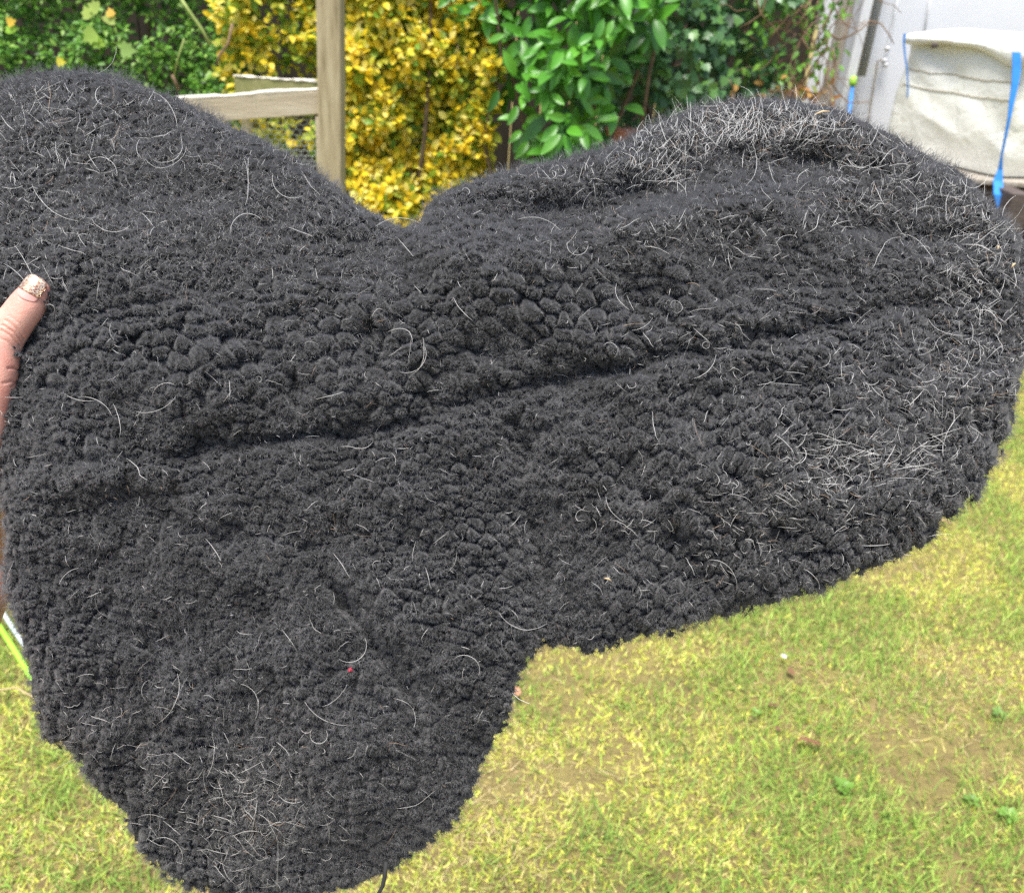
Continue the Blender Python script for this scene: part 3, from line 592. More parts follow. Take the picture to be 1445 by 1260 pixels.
# timber stack under the bag
pal = thing('timber_stack', 'stack of dark and reddish planks under the bulk bag', 'timber', loc=(float(c1[0]), float(c1[1]), 0))
zs_ = zb / .436
for (x, y, z, l, wd, h, a_, mt) in [(.15, .35, .05, 1.3, .9, .1, 0, 'darkplank'), (.15, -.02, .16, 1.5, .10, .08, .12, 'redplank'), (.2, .25, .16, 1.4, .10, .08, .05, 'darkplank'), (.2, .6, .16, 1.4, .10, .08, -.05, 'darkplank'),
                                   (.1, -.14, .24, 1.3, .12, .05, .30, 'redplank'), (.15, .2, .27, 1.3, .14, .06, .03, 'darkplank'), (.15, .45, .27, 1.3, .14, .06, 0, 'darkplank'), (.15, .75, .27, 1.3, .14, .06, 0, 'redplank'),
                                   (0, .2, .36, .1, 1.0, .12, 0, 'darkplank'), (.4, .3, .36, .1, 1.0, .12, 0, 'darkplank'), (-.3, .5, .36, .1, .9, .12, .1, 'darkplank')]:
    o_ = MB().box((0, 0, 0), (l, wd, h * zs_), bev=.004).build('plank', M[mt], pal); o_.location = (x, y, z * zs_); o_.rotation_euler.z = a_
MB().box((.12, .40, .425 * zs_), (.98, .95, .022), bev=.003).build('board', M['tanwood'], pal)
tl = thing('teal_tub', 'small teal plastic tub on the grass at the right edge', 'tub', loc=tuple(ground(1462, 352))); 
t0 = MB().tube([(0, 0, 0), (0, 0, .06), (0, 0, .10)], [.08, .10, .105], 24).build('body', M['teal'], tl, True); MB().tube([(0, 0, .1), (0, 0, .115)], [.112, .110], 24).build('rim', M['teal'], tl, True)

# ---- small things on the lawn ----------------------------------------------------
def gp(px, py, dz=.0): p = ground(px, py); return Vector((float(p[0]), float(p[1]), float(gz(p[0], p[1])) + dz))
def hosepts(a_, b_, n=8, dz=.012, sag=0): 
    return [gp(a_[0] + (b_[0] - a_[0]) * i / n, a_[1] + (b_[1] - a_[1]) * i / n + sag * math.sin(i), dz) for i in range(n + 1)]
MB().tube(hosepts((-60, 795), (75, 1010), dz=.022), .007, 8).build('garden_hose', M['limepl'], None, True); h = bpy.data.objects['garden_hose']; tag(h, 'lime green hose lying on the grass at the left edge', 'hose')
MB().tube(hosepts((-50, 788), (90, 1002), dz=.024), .006, 8).build('garden_hose', M['greypl'], None, True); h = bpy.data.objects['garden_hose.001']; tag(h, 'pale grey hose lying beside the lime green one', 'hose')
MB().tube([gp(-40, 1000, .03), gp(0, 990, .035), gp(25, 983, .03), gp(45, 990, .02), gp(70, 1005, .02)], .0018, 5).build('straw', M['straw'], None, True); tag(bpy.data.objects['straw'], 'dry curved grass straw at the left edge of the lawn', 'straw')
def fallen(name, px, py, s, c, label, cat, kind='laurel', rot=0, wide=1.0, pitch=.12, dz=.03):
    LV, LF = leafshape(kind); LV = LV.copy(); LV[:, 1] -= .5; LV[:, 0] *= wide
    LV[:, 2] += .10 * np.sin(LV[:, 1] * 5) 
    me = meshd(name, LV, LF); o_ = link(name, me, None, M['leaf_o']); o_.color = (*c, 1)
    o_.matrix_world = Matrix.Translation(gp(px, py, dz)) @ Matrix.Rotation(rot, 4, 'Z') @ Matrix.Rotation(pitch, 4, 'Y') @ Matrix.Scale(s, 4)
    return tag(o_, label, cat)
fallen('fallen_leaf', 1138, 1058, .058, (.36, .17, .11), 'curled brown dead leaf lying on the lawn at lower right', 'leaf', rot=1.5, wide=1.25, pitch=.45)
fallen('fallen_leaf', 1113, 957, .026, (.30, .16, .09), 'tiny brown leaf scrap next to the white petal', 'leaf', rot=.5, wide=1.8, dz=.02)
fallen('fallen_leaf', 1330, 748, .05, (.45, .28, .18), 'reddish brown leaf just below the right edge of the fleece', 'leaf', rot=1.3, wide=1.0)
fallen('petal', 1102, 940, .018, (.85, .84, .80), 'small white petal on the grass below the fleece', 'petal', 'small', rot=.4, wide=1.7)
fallen('petal', 1328, 742, .018, (.85, .80, .74), 'white petal touching the reddish brown leaf', 'petal', 'small', rot=.9, wide=1.7, dz=.04)
fallen('fallen_leaf', 727, 990, .034, (.75, .38, .24), 'small peach coloured scrap peeking out at the edge of the lower flap', 'leaf', rot=.2, wide=1.6, dz=.035)  # unidentified peach scrap, drawn with a leaf shape
fallen('fallen_leaf', 1087, 1003, .022, (.26, .14, .09), 'small dark brown scrap above the large dead leaf', 'leaf', rot=1.9, wide=1.6, dz=.02)
fallen('fallen_leaf', 1095, 1035, .018, (.28, .15, .10), 'small dark scrap left of the large dead leaf', 'leaf', rot=.9, wide=1.8, dz=.02)
def weed(px, py, nl, s, c, label):
    r_ = thing('weed', label, 'weed', loc=tuple(gp(px, py, .012)))
    LV, LF = leafshape('small'); lm = meshd('leaf', LV, LF); lm.materials.append(M['leaf_o'])
    for i in range(nl):
        o_ = bpy.data.objects.new('leaf', lm); COL.objects.link(o_); o_.parent = r_; a_ = i * 2.4 + random.uniform(-.3, .3)
        o_.matrix_local = Matrix.Rotation(a_, 4, 'Z') @ Matrix.Translation((0, .004, 0)) @ Matrix.Rotation(random.uniform(.3, .8), 4, 'X') @ Matrix.Scale(s * random.uniform(.7, 1.2), 4)
        k = random.uniform(.8, 1.2); o_.color = (c[0] * k, c[1] * k, c[2] * k, 1)
weed(1188, 1118, 12, .022, (.22, .40, .07), 'bright green leafy weed in the lawn below the dead leaf')
weed(1418, 1160, 14, .021, (.24, .42, .09), 'round-leaved green weed near the lower right corner')
weed(1408, 1016, 8, .017, (.20, .34, .09), 'small dull green weed near the right edge')
weed(1368, 1137, 8, .017, (.19, .34, .07), 'small green weed left of the round-leaved one')
weed(1065, 1012, 6, .013, (.22, .38, .08), 'tiny green weed near the dark scraps')

# ================================================================== SHEEPSKIN
D0 = .50                                  # metres in front of the camera
def relief(x, y):
    """height towards the viewer in metres at pattern coordinate x, y (0.4 mm units)"""
    v = (640 - y) / 640.
    h = -.145 * np.clip(v, 0, 2) ** 2 - .095 * np.clip(-v, 0, 2) ** 2.0
    h += -.02 * np.clip((x - 1150) / 300, 0, 1.5) ** 2 - .012 * np.clip((250 - x) / 250, 0, 1.3) ** 2
    h += .020 * (fbm(x / 330 + 3, y / 330 + 1, 101, 2) - .5) + .018 * (fbm(x / 150, y / 110, 111, 2) - .5) + .010 * (fbm(x / 60, y / 45, 115, 2) - .5)
    def crease(pts, dep, wd, side=0):
        xx = x + 14 * (fbm(x / 50, y / 50, 7, 2) - .5); yy = y + 22 * (fbm(x / 60 + 5, y / 60, 9, 2) - .5)
        d, t = segdist(xx, yy, pts); return -dep * np.exp(-(d / wd) ** 2) * np.clip(np.sin(np.pi * np.clip(t, .03, .97)) * 2.2, 0, 1) * np.clip(.1 + 1.6 * fbm(x / 70 + 30, y / 70, 14, 2), .3, 1.25) 
    h += crease([(590, 296), (700, 298), (780, 302), (870, 288), (960, 262), (1050, 238), (1180, 240), (1280, 285)], .020, 26)
    h += crease([(640, 250), (820, 262), (930, 225)], -.004, 24)
    h += crease([(540, 380), (760, 350), (980, 305), (1180, 300)], -.022, 75)
    h += crease([(80, 655), (200, 650), (300, 630), (405, 613), (520, 600), (600, 580), (700, 552), (830, 530), (960, 500), (1060, 474), (1180, 455), (1330, 418), (1460, 398)], .0105, 14)
    h += crease([(150, 560), (330, 545), (520, 520), (700, 470), (900, 450)], -.006, 60)
    h += crease([(300, 700), (560, 690), (700, 640)], -.006, 60)
    h += crease([(405, 613), (418, 560), (402, 515)], .004, 8)
    h += crease([(700, 552), (738, 620), (738, 700), (768, 800), (765, 905)], .014, 24)
    h += crease([(800, 815), (805, 860), (800, 915)], .009, 12)
    h += crease([(440, 780), (490, 850), (535, 925), (585, 985), (600, 1060)], .015, 14)
    h += crease([(540, 900), (600, 960), (640, 1010)], .008, 12)
    h += crease([(1180, 300), (1265, 335), (1400, 325)], .011, 18); h += crease([(860, 620), (900, 700), (960, 790), (990, 860)], .007, 20); h += crease([(960, 560), (1020, 640), (1090, 740), (1130, 820)], .006, 18); h += crease([(150, 680), (250, 740), (420, 760)], .009, 26); h += crease([(120, 860), (220, 900), (300, 1000)], .008, 20); h += crease([(1310, 425), (1322, 500), (1318, 590)], .010, 14)
    h += crease([(960, 470), (1080, 490), (1190, 445)], .004, 9); h += crease([(1000, 660), (1150, 690), (1290, 700)], -.006, 50)
    h += crease([(960, 240), (1060, 215), (1180, 225)], .003, 14)
    h += crease([(30, 470), (60, 480), (85, 440)], .006, 22)
    h += crease([(480, 640), (640, 740), (690, 860)], -.005, 55)
    return h
def locks(x, y):
    """curly wool: irregular tufts, cracked clumps and small curls; height 0..1, fine curls, id, vector to the tuft centre"""
    wx = x + 22 * (fbm(x / 52, y / 52, 201, 3) - .5) + 5 * (fbm(x / 15, y / 15, 207, 2) - .5); wy = y + 22 * (fbm(x / 52 + 9, y / 52, 203, 3) - .5) + 5 * (fbm(x / 15 + 4, y / 15, 209, 2) - .5)
    big = np.exp(-(((x - 470) / 340) ** 2 + ((y - 500) / 105) ** 2)) + .9 * np.exp(-(((x - 860) / 300) ** 2 + ((y - 420) / 80) ** 2)) + .7 * np.exp(-(((x - 560) / 170) ** 2 + ((y - 990) / 160) ** 2)) + .5 * np.exp(-(((x - 150) / 120) ** 2 + ((y - 800) / 250) ** 2))
    big = np.clip(big * (.55 + .9 * fbm(x / 130, y / 130, 213, 2)), 0, 1)
    rgt = np.clip((x - 720) / 160, 0, 1) * np.clip((y - 500) / 80, 0, 1)
    def fld(s1, s2, an, sd):
        c_, s_ = math.cos(an), math.sin(an); return cell((wx * c_ + wy * s_) / s1, (-wx * s_ + wy * c_) / s2, sd, 1.0)
    def dome(c, k=3.2): return np.clip(1 - (c[0] / .85) ** 2, 0, 1) ** .6 * np.clip((c[1] - c[0]) * k, 0, 1) ** .5
    A_ = fld(28, 21, .25, 301); B_ = fld(19, 13, .2, 311); C_ = fld(24, 15, -1.0, 321); S1 = fld(10, 8, .6, 331); S2 = fld(6, 5.5, 1.1, 341)
    G_ = fld(92, 60, .15, 351); crack = 1 - np.exp(-((G_[1] - G_[0]) / .07) ** 2) * (.35 + .65 * (G_[4] > .35))
    wB = (1 - big) * (1 - rgt); wC = (1 - big) * rgt; wA = big
    flatp = np.clip(1.5 * fbm(x / 95, y / 95, 221, 2), .62, 1.1)          # matted, flatter patches
    h = (dome(A_) * wA * 1.3 + dome(B_) * wB * 1.05 + dome(C_) * wC * 1.1) * flatp + .22 * (crack - 1) * (.2 + big)
    soft = np.clip((y - 160) / 220, .55, 1) * (1 - .38 * np.exp(-(((x - 330) / 260) ** 2 + ((y - 780) / 150) ** 2)))
    idn = A_[4] * wA + B_[4] * wB + C_[4] * wC
    vx = A_[2] * wA + B_[2] * wB + C_[2] * wC; vy = A_[3] * wA + B_[3] * wB + C_[3] * wC
    return h * soft, (dome(S1) * .65 + dome(S2) * .35), idn, vx, vy
step = 1.9
gx = np.arange(-60, 1490, step); gy = np.arange(80, 1292, step); X, Y = np.meshgrid(gx, gy)
cl = OUT + [OUT[0]]; dist, _ = segdist(X, Y, cl); ins = inside(X, Y, OUT); sd_ = np.where(ins, dist, -dist)
hl, hs, idn, vx, vy = locks(X, Y)
lower = np.clip((Y - 500) / 150, 0, 1)
sd_ = sd_ + (hl - .45) * (4 + 8 * lower) + (idn - .5) * (1.5 + 2 * lower) + (fbm(X / 13, Y / 13, 17, 3) - .5) * (5 + 9 * lower)
RE = 27.0; q = np.clip(1 - sd_ / RE, 0, 1); edge = -.014 * (1 - np.sqrt(np.clip(1 - q * q, 0, 1)))
H = relief(X, Y) + edge + .0122 * hl * np.clip(sd_ / 12, .2, 1) + .0032 * hs + .0022 * (idn - .5) + .0016 * (fbm(X / 7, Y / 7, 19, 3) - .5)
RL = relief(X, Y)
def padpt(x, y, h):                       # world position: depth D0-h in front of the lens, true size
    k = (D0 - h) / F
    return CO + ((x - 722.5) * k)[..., None] * RIGHT + ((630 - y) * k)[..., None] * UP - (D0 - h)[..., None] * BACK
PP = padpt(X, Y, H); mask = sd_ > 0
pad = thing('sheepskin_pad', 'large black fleece saddle pad held up in front of the garden', 'saddle pad', loc=tuple(padpt(np.array(722.), np.array(630.), np.array(0.)))); PB = np.array(pad.location)
ny_, nx_ = X.shape; qm = mask[:-1, :-1] & mask[1:, :-1] & mask[:-1, 1:] & mask[1:, 1:]
idx = (np.arange(ny_ - 1)[:, None] * nx_ + np.arange(nx_ - 1)[None]); a0 = idx[qm]
Q = np.stack([a0 + nx_, a0 + nx_ + 1, a0 + 1, a0], -1)
used = np.zeros(nx_ * ny_, bool); used[Q.ravel()] = True; remap = np.cumsum(used) - 1
me = meshd('wool_surface', PP.reshape(-1, 3)[used] - PB, remap[Q]); link('wool_surface', me, pad, M['wool'])
# quilted backing: coarser sheet 16 mm behind, with a wrapped rim
bx = np.arange(-60, 1490, 12.); by = np.arange(80, 1292, 12.); BX, BY = np.meshgrid(bx, by); bd, _ = segdist(BX, BY, cl); bi = inside(BX, BY, OUT) & (bd > 3)
hb = relief(BX, BY) - .020 + .0015 * np.abs(np.sin(BX / 28 + BY / 28)) * np.abs(np.sin(BX / 28 - BY / 28)); bP = padpt(BX, BY, hb); m2 = bi
qm2 = m2[:-1, :-1] & m2[1:, :-1] & m2[:-1, 1:] & m2[1:, 1:]; nb_ = BX.shape[1]; id2 = (np.arange(BX.shape[0] - 1)[:, None] * nb_ + np.arange(nb_ - 1)[None])[qm2]
Q2 = np.stack([id2, id2 + 1, id2 + nb_ + 1, id2 + nb_], -1); us2 = np.zeros(BX.size, bool); us2[Q2.ravel()] = True; rm2 = np.cumsum(us2) - 1
bo_ = link('quilted_backing', meshd('quilted_backing', bP.reshape(-1, 3)[us2] - PB, rm2[Q2]), pad, M['backing']); sm = bo_.modifiers.new('thickness', 'SOLIDIFY'); sm.thickness = .004; sm.offset = 0

# surface normals of the wool
dx_ = np.gradient(PP, axis=1); dy_ = np.gradient(PP, axis=0); NM = unit(np.cross(dy_, dx_)); NM *= np.sign((NM * BACK).sum(-1, keepdims=True))
def curves(name, P_, rad, mat, parent, loc):
    n_, k = P_.shape[:2]; hc = bpy.data.hair_curves.new(name); hc.add_curves([k] * n_)
    hc.attributes['position'].data.foreach_set('vector', np.ascontiguousarray(P_ - loc, np.float32).ravel())
    ra = hc.attributes.get('radius') or hc.attributes.new('radius', 'FLOAT', 'POINT'); ra.data.foreach_set('value', np.ascontiguousarray(rad, np.float32).ravel())
    hc.materials.append(mat); o_ = bpy.data.objects.new(name, hc); COL.objects.link(o_)
    if parent: o_.parent = parent
    return o_
NH = 1050000
mi = np.flatnonzero((sd_ > .5).ravel()); sel = mi[rng.integers(0, len(mi), NH)]
tall = (hl * .72 / np.clip(1 - .38 * np.exp(-(((X - 330) / 260) ** 2 + ((Y - 780) / 150) ** 2)), .6, 1) + hs * .48).ravel()[sel]; sel = sel[(rng.random(NH) < np.clip(tall * 2.5 - .62, .004, 1)) | (sd_.ravel()[sel] < 8)]; NH = len(sel)  # fibres thinned in the hollows to bare the shade-dark base
jit = rng.uniform(-.5, .5, (NH, 2)) * step * (D0 / F)
root = PP.reshape(-1, 3)[sel] + jit[:, :1] * RIGHT + jit[:, 1:] * UP; nm = NM.reshape(-1, 3)[sel]; xs_, ys_ = X.ravel()[sel], Y.ravel()[sel]
root = root - nm * .0008
# tufty lean: shared direction per small neighbourhood, plus a curl
ang = fbm(xs_ / 8, ys_ / 8, 401, 2) * 14; fl = np.stack([np.cos(ang), np.sin(ang)], -1)
lean = -.30 * vx.ravel()[sel][:, None] * RIGHT + .30 * vy.ravel()[sel][:, None] * UP + .40 * (fl[:, :1] * RIGHT + fl[:, 1:] * UP)
d0 = unit(nm * .9 + lean + rng.normal(0, .33, (NH, 3)) + np.array([0, 0, -.10]))
ln = rng.uniform(.0010, .0030, NH) * (1 + .5 * np.clip((420 - ys_) / 200, 0, 1)) * (.55 + .9 * fbm(xs_ / 60, ys_ / 60, 433, 2)) * (1 + 1.0 * np.clip(1 - sd_.ravel()[sel] / 16, 0, 1)); K = 5
s1 = unit(np.cross(d0, rng.normal(0, 1, (NH, 3)))); s2 = np.cross(d0, s1); ph = rng.uniform(0, 6.28, NH); cr = ln * rng.uniform(.06, .22, NH)
PT = np.zeros((NH, K, 3)); 
for i in range(K):
    t = i / (K - 1); a_ = ph + t * 5.0
    PT[:, i] = root + d0 * (ln * t)[:, None] + ((s1 * np.cos(a_)[:, None] + s2 * np.sin(a_)[:, None]) * (cr * t)[:, None])
rad = np.linspace(1, .45, K)[None] * rng.uniform(.000045, .000085, (NH, 1))
po = curves('wool_pile', PT, rad, M['pile'], pad, PB); tag(po, kind='stuff')
# dangling thread at the bottom
th = [padpt(np.array(float(a)), np.array(float(b_)), np.array(-.03)) - PB for a, b_ in [(545, 1215), (543, 1235), (540, 1250), (533, 1262), (530, 1280)]]
MB().tube(th, [.0014, .0014, .0012, .001, .0006], 6).build('thread', M['thread'], pad, True)

# ---- stray horse hairs ---------------------------------------------------------------
def hairs(P0, ang, L_, curl, lift, K=8):
    """hairs lying on the wool; P0 pixel coords, ang in-plane direction, L_ length in 0.4 mm units"""
    n_ = len(P0); t = np.linspace(0, 1, K); xs = np.zeros((n_, K)); ys = np.zeros((n_, K)); xs[:, 0], ys[:, 0] = P0[:, 0], P0[:, 1]; a_ = ang.copy(); dc = rng.normal(0, .4, n_)
    for i in range(1, K):
        a_ = a_ + curl / (K - 1) + dc * rng.normal(0, .8, n_) / (K - 1) * 3; xs[:, i] = xs[:, i - 1] + np.cos(a_) * L_ / (K - 1); ys[:, i] = ys[:, i - 1] + np.sin(a_) * L_ / (K - 1)
    ix = np.clip(((xs + 60) / step).astype(int), 0, nx_ - 1); iy = np.clip(((ys - 80) / step).astype(int), 0, ny_ - 1)
    ok_ = mask[iy, ix]; h = np.where(ok_, RL[iy, ix] + .0125 + np.maximum(edge[iy, ix], -.011), np.nan)
    for i in range(1, K): h[:, i] = np.where(np.isnan(h[:, i]), h[:, i - 1], h[:, i])
    h = h + .0016 + np.sin(np.pi * t)[None] * lift[:, None] * .002 + (t ** 2)[None] * rng.uniform(0, .003, (n_, 1)) 
    return padpt(xs, ys, h), ~np.isnan(h).any(1)
spots = [(1010, 185, 120, 32, 520, -1.5, .7, 26), (930, 235, 45, 25, 160, -1.2, .5, 24), (1120, 175, 80, 30, 220, -1.0, .9, 26), (1230, 250, 100, 55, 230, 0, 3.1, 26), (1380, 350, 45, 70, 230, 0, 3.1, 24), (1370, 500, 60, 70, 200, -.1, .9, 24), (1225, 645, 75, 28, 150, -.15, .35, 34), (1160, 690, 100, 60, 220, -.1, .7, 20), (1250, 560, 100, 60, 150, .1, .8, 22),
         (100, 190, 130, 70, 150, 0, 3.1, 26), (60, 330, 70, 80, 100, 0, 3.1, 26), (310, 1120, 85, 100, 170, 1.4, 1.0, 26), (360, 1190, 60, 50, 90, 1.2, .9, 34), (180, 1010, 80, 60, 40, 0, 3.1, 26), (1050, 330, 200, 50, 160, 0, 3.1, 20), (780, 240, 120, 30, 110, -1.2, .9, 22), (1100, 480, 150, 50, 130, 0, .7, 24), (1030, 760, 150, 60, 200, .3, .6, 20)]
Pl = []; An = []; Ln = []
for cx, cy, rx, ry, n_, a_, sp_a, l_ in spots:
    Pl.append(np.stack([rng.normal(cx, rx * .75, n_), rng.normal(cy, ry * .75, n_)], -1)); An.append(rng.normal(a_, sp_a, n_)); Ln.append(l_ * rng.gamma(3, .33, n_))
n_ = 1700; Pl.append(np.stack([rng.uniform(-20, 1440, n_), rng.uniform(110, 1250, n_)], -1)); An.append(rng.uniform(0, 6.28, n_)); Ln.append(17 * rng.gamma(2.0, .5, n_))
Pl = np.concatenate(Pl); An = np.concatenate(An); Ln = np.clip(np.concatenate(Ln) * .66, 5, 44); k_ = inside(Pl[:, 0], Pl[:, 1], OUT); Pl, An, Ln = Pl[k_], An[k_], Ln[k_]; n_ = len(Pl)
HP, okh = hairs(Pl, An, Ln, rng.normal(0, 1, n_) * rng.choice([.3, 1.0, 2.6], n_, p=[.5, .35, .15]), rng.uniform(0, 1, n_)); HP = HP[okh]; n_ = len(HP)
# fine pale dander and fuzz; extra fibres along the upper ridges imitate sky sheen
nf = 60000; fx_ = rng.uniform(-20, 1450, nf); fy_ = rng.uniform(100, 1250, nf)
dn = .05 + np.clip(1 - (fy_ - (150 + 150 * (fx_ < 560))) / 230, 0, .9) * .8 + .6 * np.exp(-(((fx_ - 1200) / 130) ** 2 + ((fy_ - 660) / 70) ** 2)) + .6 * np.exp(-(((fx_ - 330) / 110) ** 2 + ((fy_ - 1150) / 110) ** 2)) + .5 * np.clip((fx_ - 1150) / 250, 0, 1)
kf = (rng.random(nf) < dn) & inside(fx_, fy_, OUT); F0 = np.stack([fx_, fy_], -1)[kf]; nf = len(F0)
FP, okf = hairs(F0, rng.uniform(0, 6.28, nf), rng.uniform(4, 13, nf), rng.normal(0, 1.2, nf), rng.uniform(0, .5, nf)); FP = FP[okf]; nf = len(FP); FP = FP - BACK * rng.uniform(.0, .004, (nf, 1, 1))
n_h = n_; HP = np.concatenate([HP, FP]); n_ = len(HP)
tanm = rng.random(n_) < .08
HB = np.array([HP[:, 0, 0].mean(), HP[:, 0, 1].mean(), HP[:, 0, 2].mean()])
rad = np.array([.5, .8, 1, 1, 1, .9, .7, .4])[None] * np.concatenate([np.where(Ln[okh] > 28, 1.25, 1.0) * (.000030 + .000062 * rng.random(n_h) ** 1.6), rng.uniform(.000014, .000026, n_ - n_h)])[:, None]
for nm_, sel_, mt, lb in (('horse_hairs', ~tanm, 'whitehair', 'countless short white horse hairs on the black fleece, plus pale fibres lightening its top like sheen'), ('horse_hairs', tanm, 'tanhair', 'scattered tan and ginger horse hairs caught among the white ones')):
    ho = curves(nm_, HP[sel_], rad[sel_], M[mt], None, HB); ho.location = tuple(HB); tag(ho, lb, 'horse hair', kind='stuff')
# the long ones one can pick out
longs = [(205, 225, 1.0, 70, -2.4), (255, 190, 1.2, 65, 2.2), (215, 130, .3, 60, 1.2), (135, 105, -.3, 48, -1.8), (345, 225, 1.2, 60, .8), (325, 330, -1.8, 60, 2.6), (385, 90 + 155, 1.9, 60, -2.2), (165, 250, -1.3, 62, -2.8), (545, 470, -.5, 50, 2.2), (640, 420, 1.2, 40, -.6), (580, 530, -.6, 55, -1.2), (600, 490, 1.1, 55, 2.0),
         (700, 230, 1.5, 55, .6), (830, 345, 1.4, 46, 3.4), (870, 400, 1.8, 42, -1.2), (850, 500, 4.0, 48, 4.4), (730, 310, -.3, 60, .9), (480, 630, -.2, 45, -.7), (470, 780, 1.0, 40, .4), (855, 700, 1.6, 45, -1.2), (705, 865, 1.2, 70, -1.9), (640, 930, -.9, 55, 2.8), (555, 985, .1, 55, 1.8), (515, 900, 1.0, 58, 2.6), (490, 965, 1.9, 45, .8), (340, 965, .1, 60, 1.6), (250, 950, 1.0, 75, 1.4), (460, 1030, .8, 48, 4.2), (390, 1180, 1.3, 70, .6), (210, 1190, -.9, 70, 2.6), (300, 1040, 1.2, 55, .9), (430, 990, 1.1, 65, -1.1), (110, 560, -.1, 55, 1.0), (190, 580, .4, 60, -1.4), (90, 555, .7, 42, -.8), (160, 570, 1.1, 45, .5), (215, 560, -1.6, 40, 2.2),
         (20, 345, .9, 50, .3), (5, 372, .5, 45, .2), (1310, 450, 1.1, 60, -1.1), (1420, 310, 2.4, 60, .1), (1000, 790, -.2, 60, 1.9), (1150, 620, -.1, 70, .6), (1010, 500, 1.6, 45, .8), (1060, 200, 1.1, 62, .9), (980, 250, 2.6, 70, -.4), (1180, 230, .6, 60, -1.4), (1270, 330, -.1, 62, 1.6), (1230, 380, -1.0, 60, 2.0), (1330, 640, -1.6, 60, .9), (690, 1120, 1.2, 30, .2), (560, 130 + 1010, .2, 55, -.7), (45, 260, 1.2, 80, -.9), (130, 310, 1.3, 58, -2.1), (530, 320, -.8, 60, 1.1), (920, 580, 1.4, 40, .3), (1130, 800, .4, 40, 1.0), (600, 800, .9, 30, .2), (290, 760, .8, 36, .3)]
LP = np.array([(a, b_) for a, b_, c_, l, cu in longs], float); HP2, ok2 = hairs(LP, np.array([l[2] for l in longs]), np.array([l[3] for l in longs], float) * 1.1, np.array([l[4] for l in longs]), np.ones(len(longs)), K=12)
for i in range(len(longs)):
    if not ok2[i]: continue
    c = HP2[i].mean(0); o_ = MB().tube([p - c for p in HP2[i]], [.000105 * (1 - .5 * abs(2 * k / 11 - 1) ** 2) for k in range(12)], 4).build('stray_hair', M['whitehair'], None, True); o_.location = tuple(c)
    tag(o_, 'long curved white horse hair lying on the black fleece', 'hair', 'long stray horse hairs on the fleece')
# lint, chaff
def onpad(x, y, up_=.006):
    ix = int((x + 60) / step); iy = int((y - 80) / step); return padpt(np.array(float(x)), np.array(float(y)), np.array(H[iy, ix] + up_))
c = onpad(495, 945, .004); mb = MB()
for k in range(9):
    a_ = k * .7 + random.uniform(-.2, .2); d = (RIGHT * math.cos(a_) + UP * math.sin(a_)) * random.uniform(.0008, .0018) + BACK * random.uniform(-.0005, .001); mb.tube([(0, 0, 0), tuple(d * .5 + BACK * .0004), tuple(d)], [.0005, .0004, .0002], 5)
o_ = mb.build('lint', M['red'], None, True); o_.location = tuple(c); tag(o_, 'tiny red fluff of lint stuck on the lower flap', 'lint')
for (x, y, l, a_, lb) in [(858, 818, 11, -.4, 'small tan chaff flake on the fleece above its lower edge'), (1430, 375, 9, .8, 'pale seed husk in the fleece at the right edge'), (1408, 350, 7, 1.4, 'pale seed husk nearest the blue strap'), (1160, 160, 26, .2, 'curved tan straw bit on the top ridge of the fleece')]:
    p = onpad(x, y, .005); d = (RIGHT * math.cos(a_) + UP * math.sin(a_)) * l * .0004
    o_ = MB().tube([tuple(-d * .5), tuple(UP * .0008 + BACK * .0006), tuple(d * .5)], [.0004, .0007, .0003], 6).build('chaff', M['straw'], None, True); o_.location = tuple(p); tag(o_, lb, 'chaff')

# ================================================================== HAND
def hp(x, y, h): return Vector(padpt(np.array(float(x)), np.array(float(y)), np.array(float(h))))
def padh(x, y): return float(relief(np.array([float(x)]), np.array([float(y)]))[0])
person = thing('person', 'left hand gripping the fleece edge, thumb with glittery rose-gold nail', 'person', loc=tuple(hp(-70, 880, -.03))); HB_ = Vector(person.location)
hs_ = padh(40, 450)
mb = MB()
def limb(pts, flat_=None):
    P_ = [hp(*p[:3]) - HB_ for p in pts]; R_ = [p[3] for p in pts]
    # resample smoothly (Catmull-Rom)
    out = []; ro = []
    for i in range(len(P_) - 1):
        p0 = P_[max(i - 1, 0)]; p1 = P_[i]; p2 = P_[i + 1]; p3 = P_[min(i + 2, len(P_) - 1)]
        for k in range(6):
            t = k / 6; out.append(.5 * ((2 * p1) + (p2 - p0) * t + (2 * p0 - 5 * p1 + 4 * p2 - p3) * t * t + (3 * p1 - p0 - 3 * p2 + p3) * t ** 3)); s_ = t * t * (3 - 2 * t); ro.append(R_[i] * (1 - s_) + R_[i + 1] * s_)
    out.append(P_[-1]); ro.append(R_[-1])
    tip = (out[-1] - out[-2]).normalized()
    for f in (.35, .62, .83, .95): out.append(P_[-1] + tip * R_[-1] * f); ro.append(R_[-1] * math.sqrt(1 - f * f))
    mb.tube(out, ro, 20)
T0 = hs_ + .0165
# thumb: metacarpal behind the edge, knuckle at the edge, tip in front of the wool
limb([(-62, 830, -.036, .019), (-42, 775, -.032, .0185), (-44, 700, -.020, .0175), (-30, 630, T0 - .006, .0140), (-12, 560, T0 - .001, .0122), (-3, 520, T0 + .001, .0110), (2, 486, T0 + .001, .0108), (20, 456, T0 + .0005, .0103), (36, 434, T0 + .0, .0100), (50, 412, T0 - .001, .0084)])
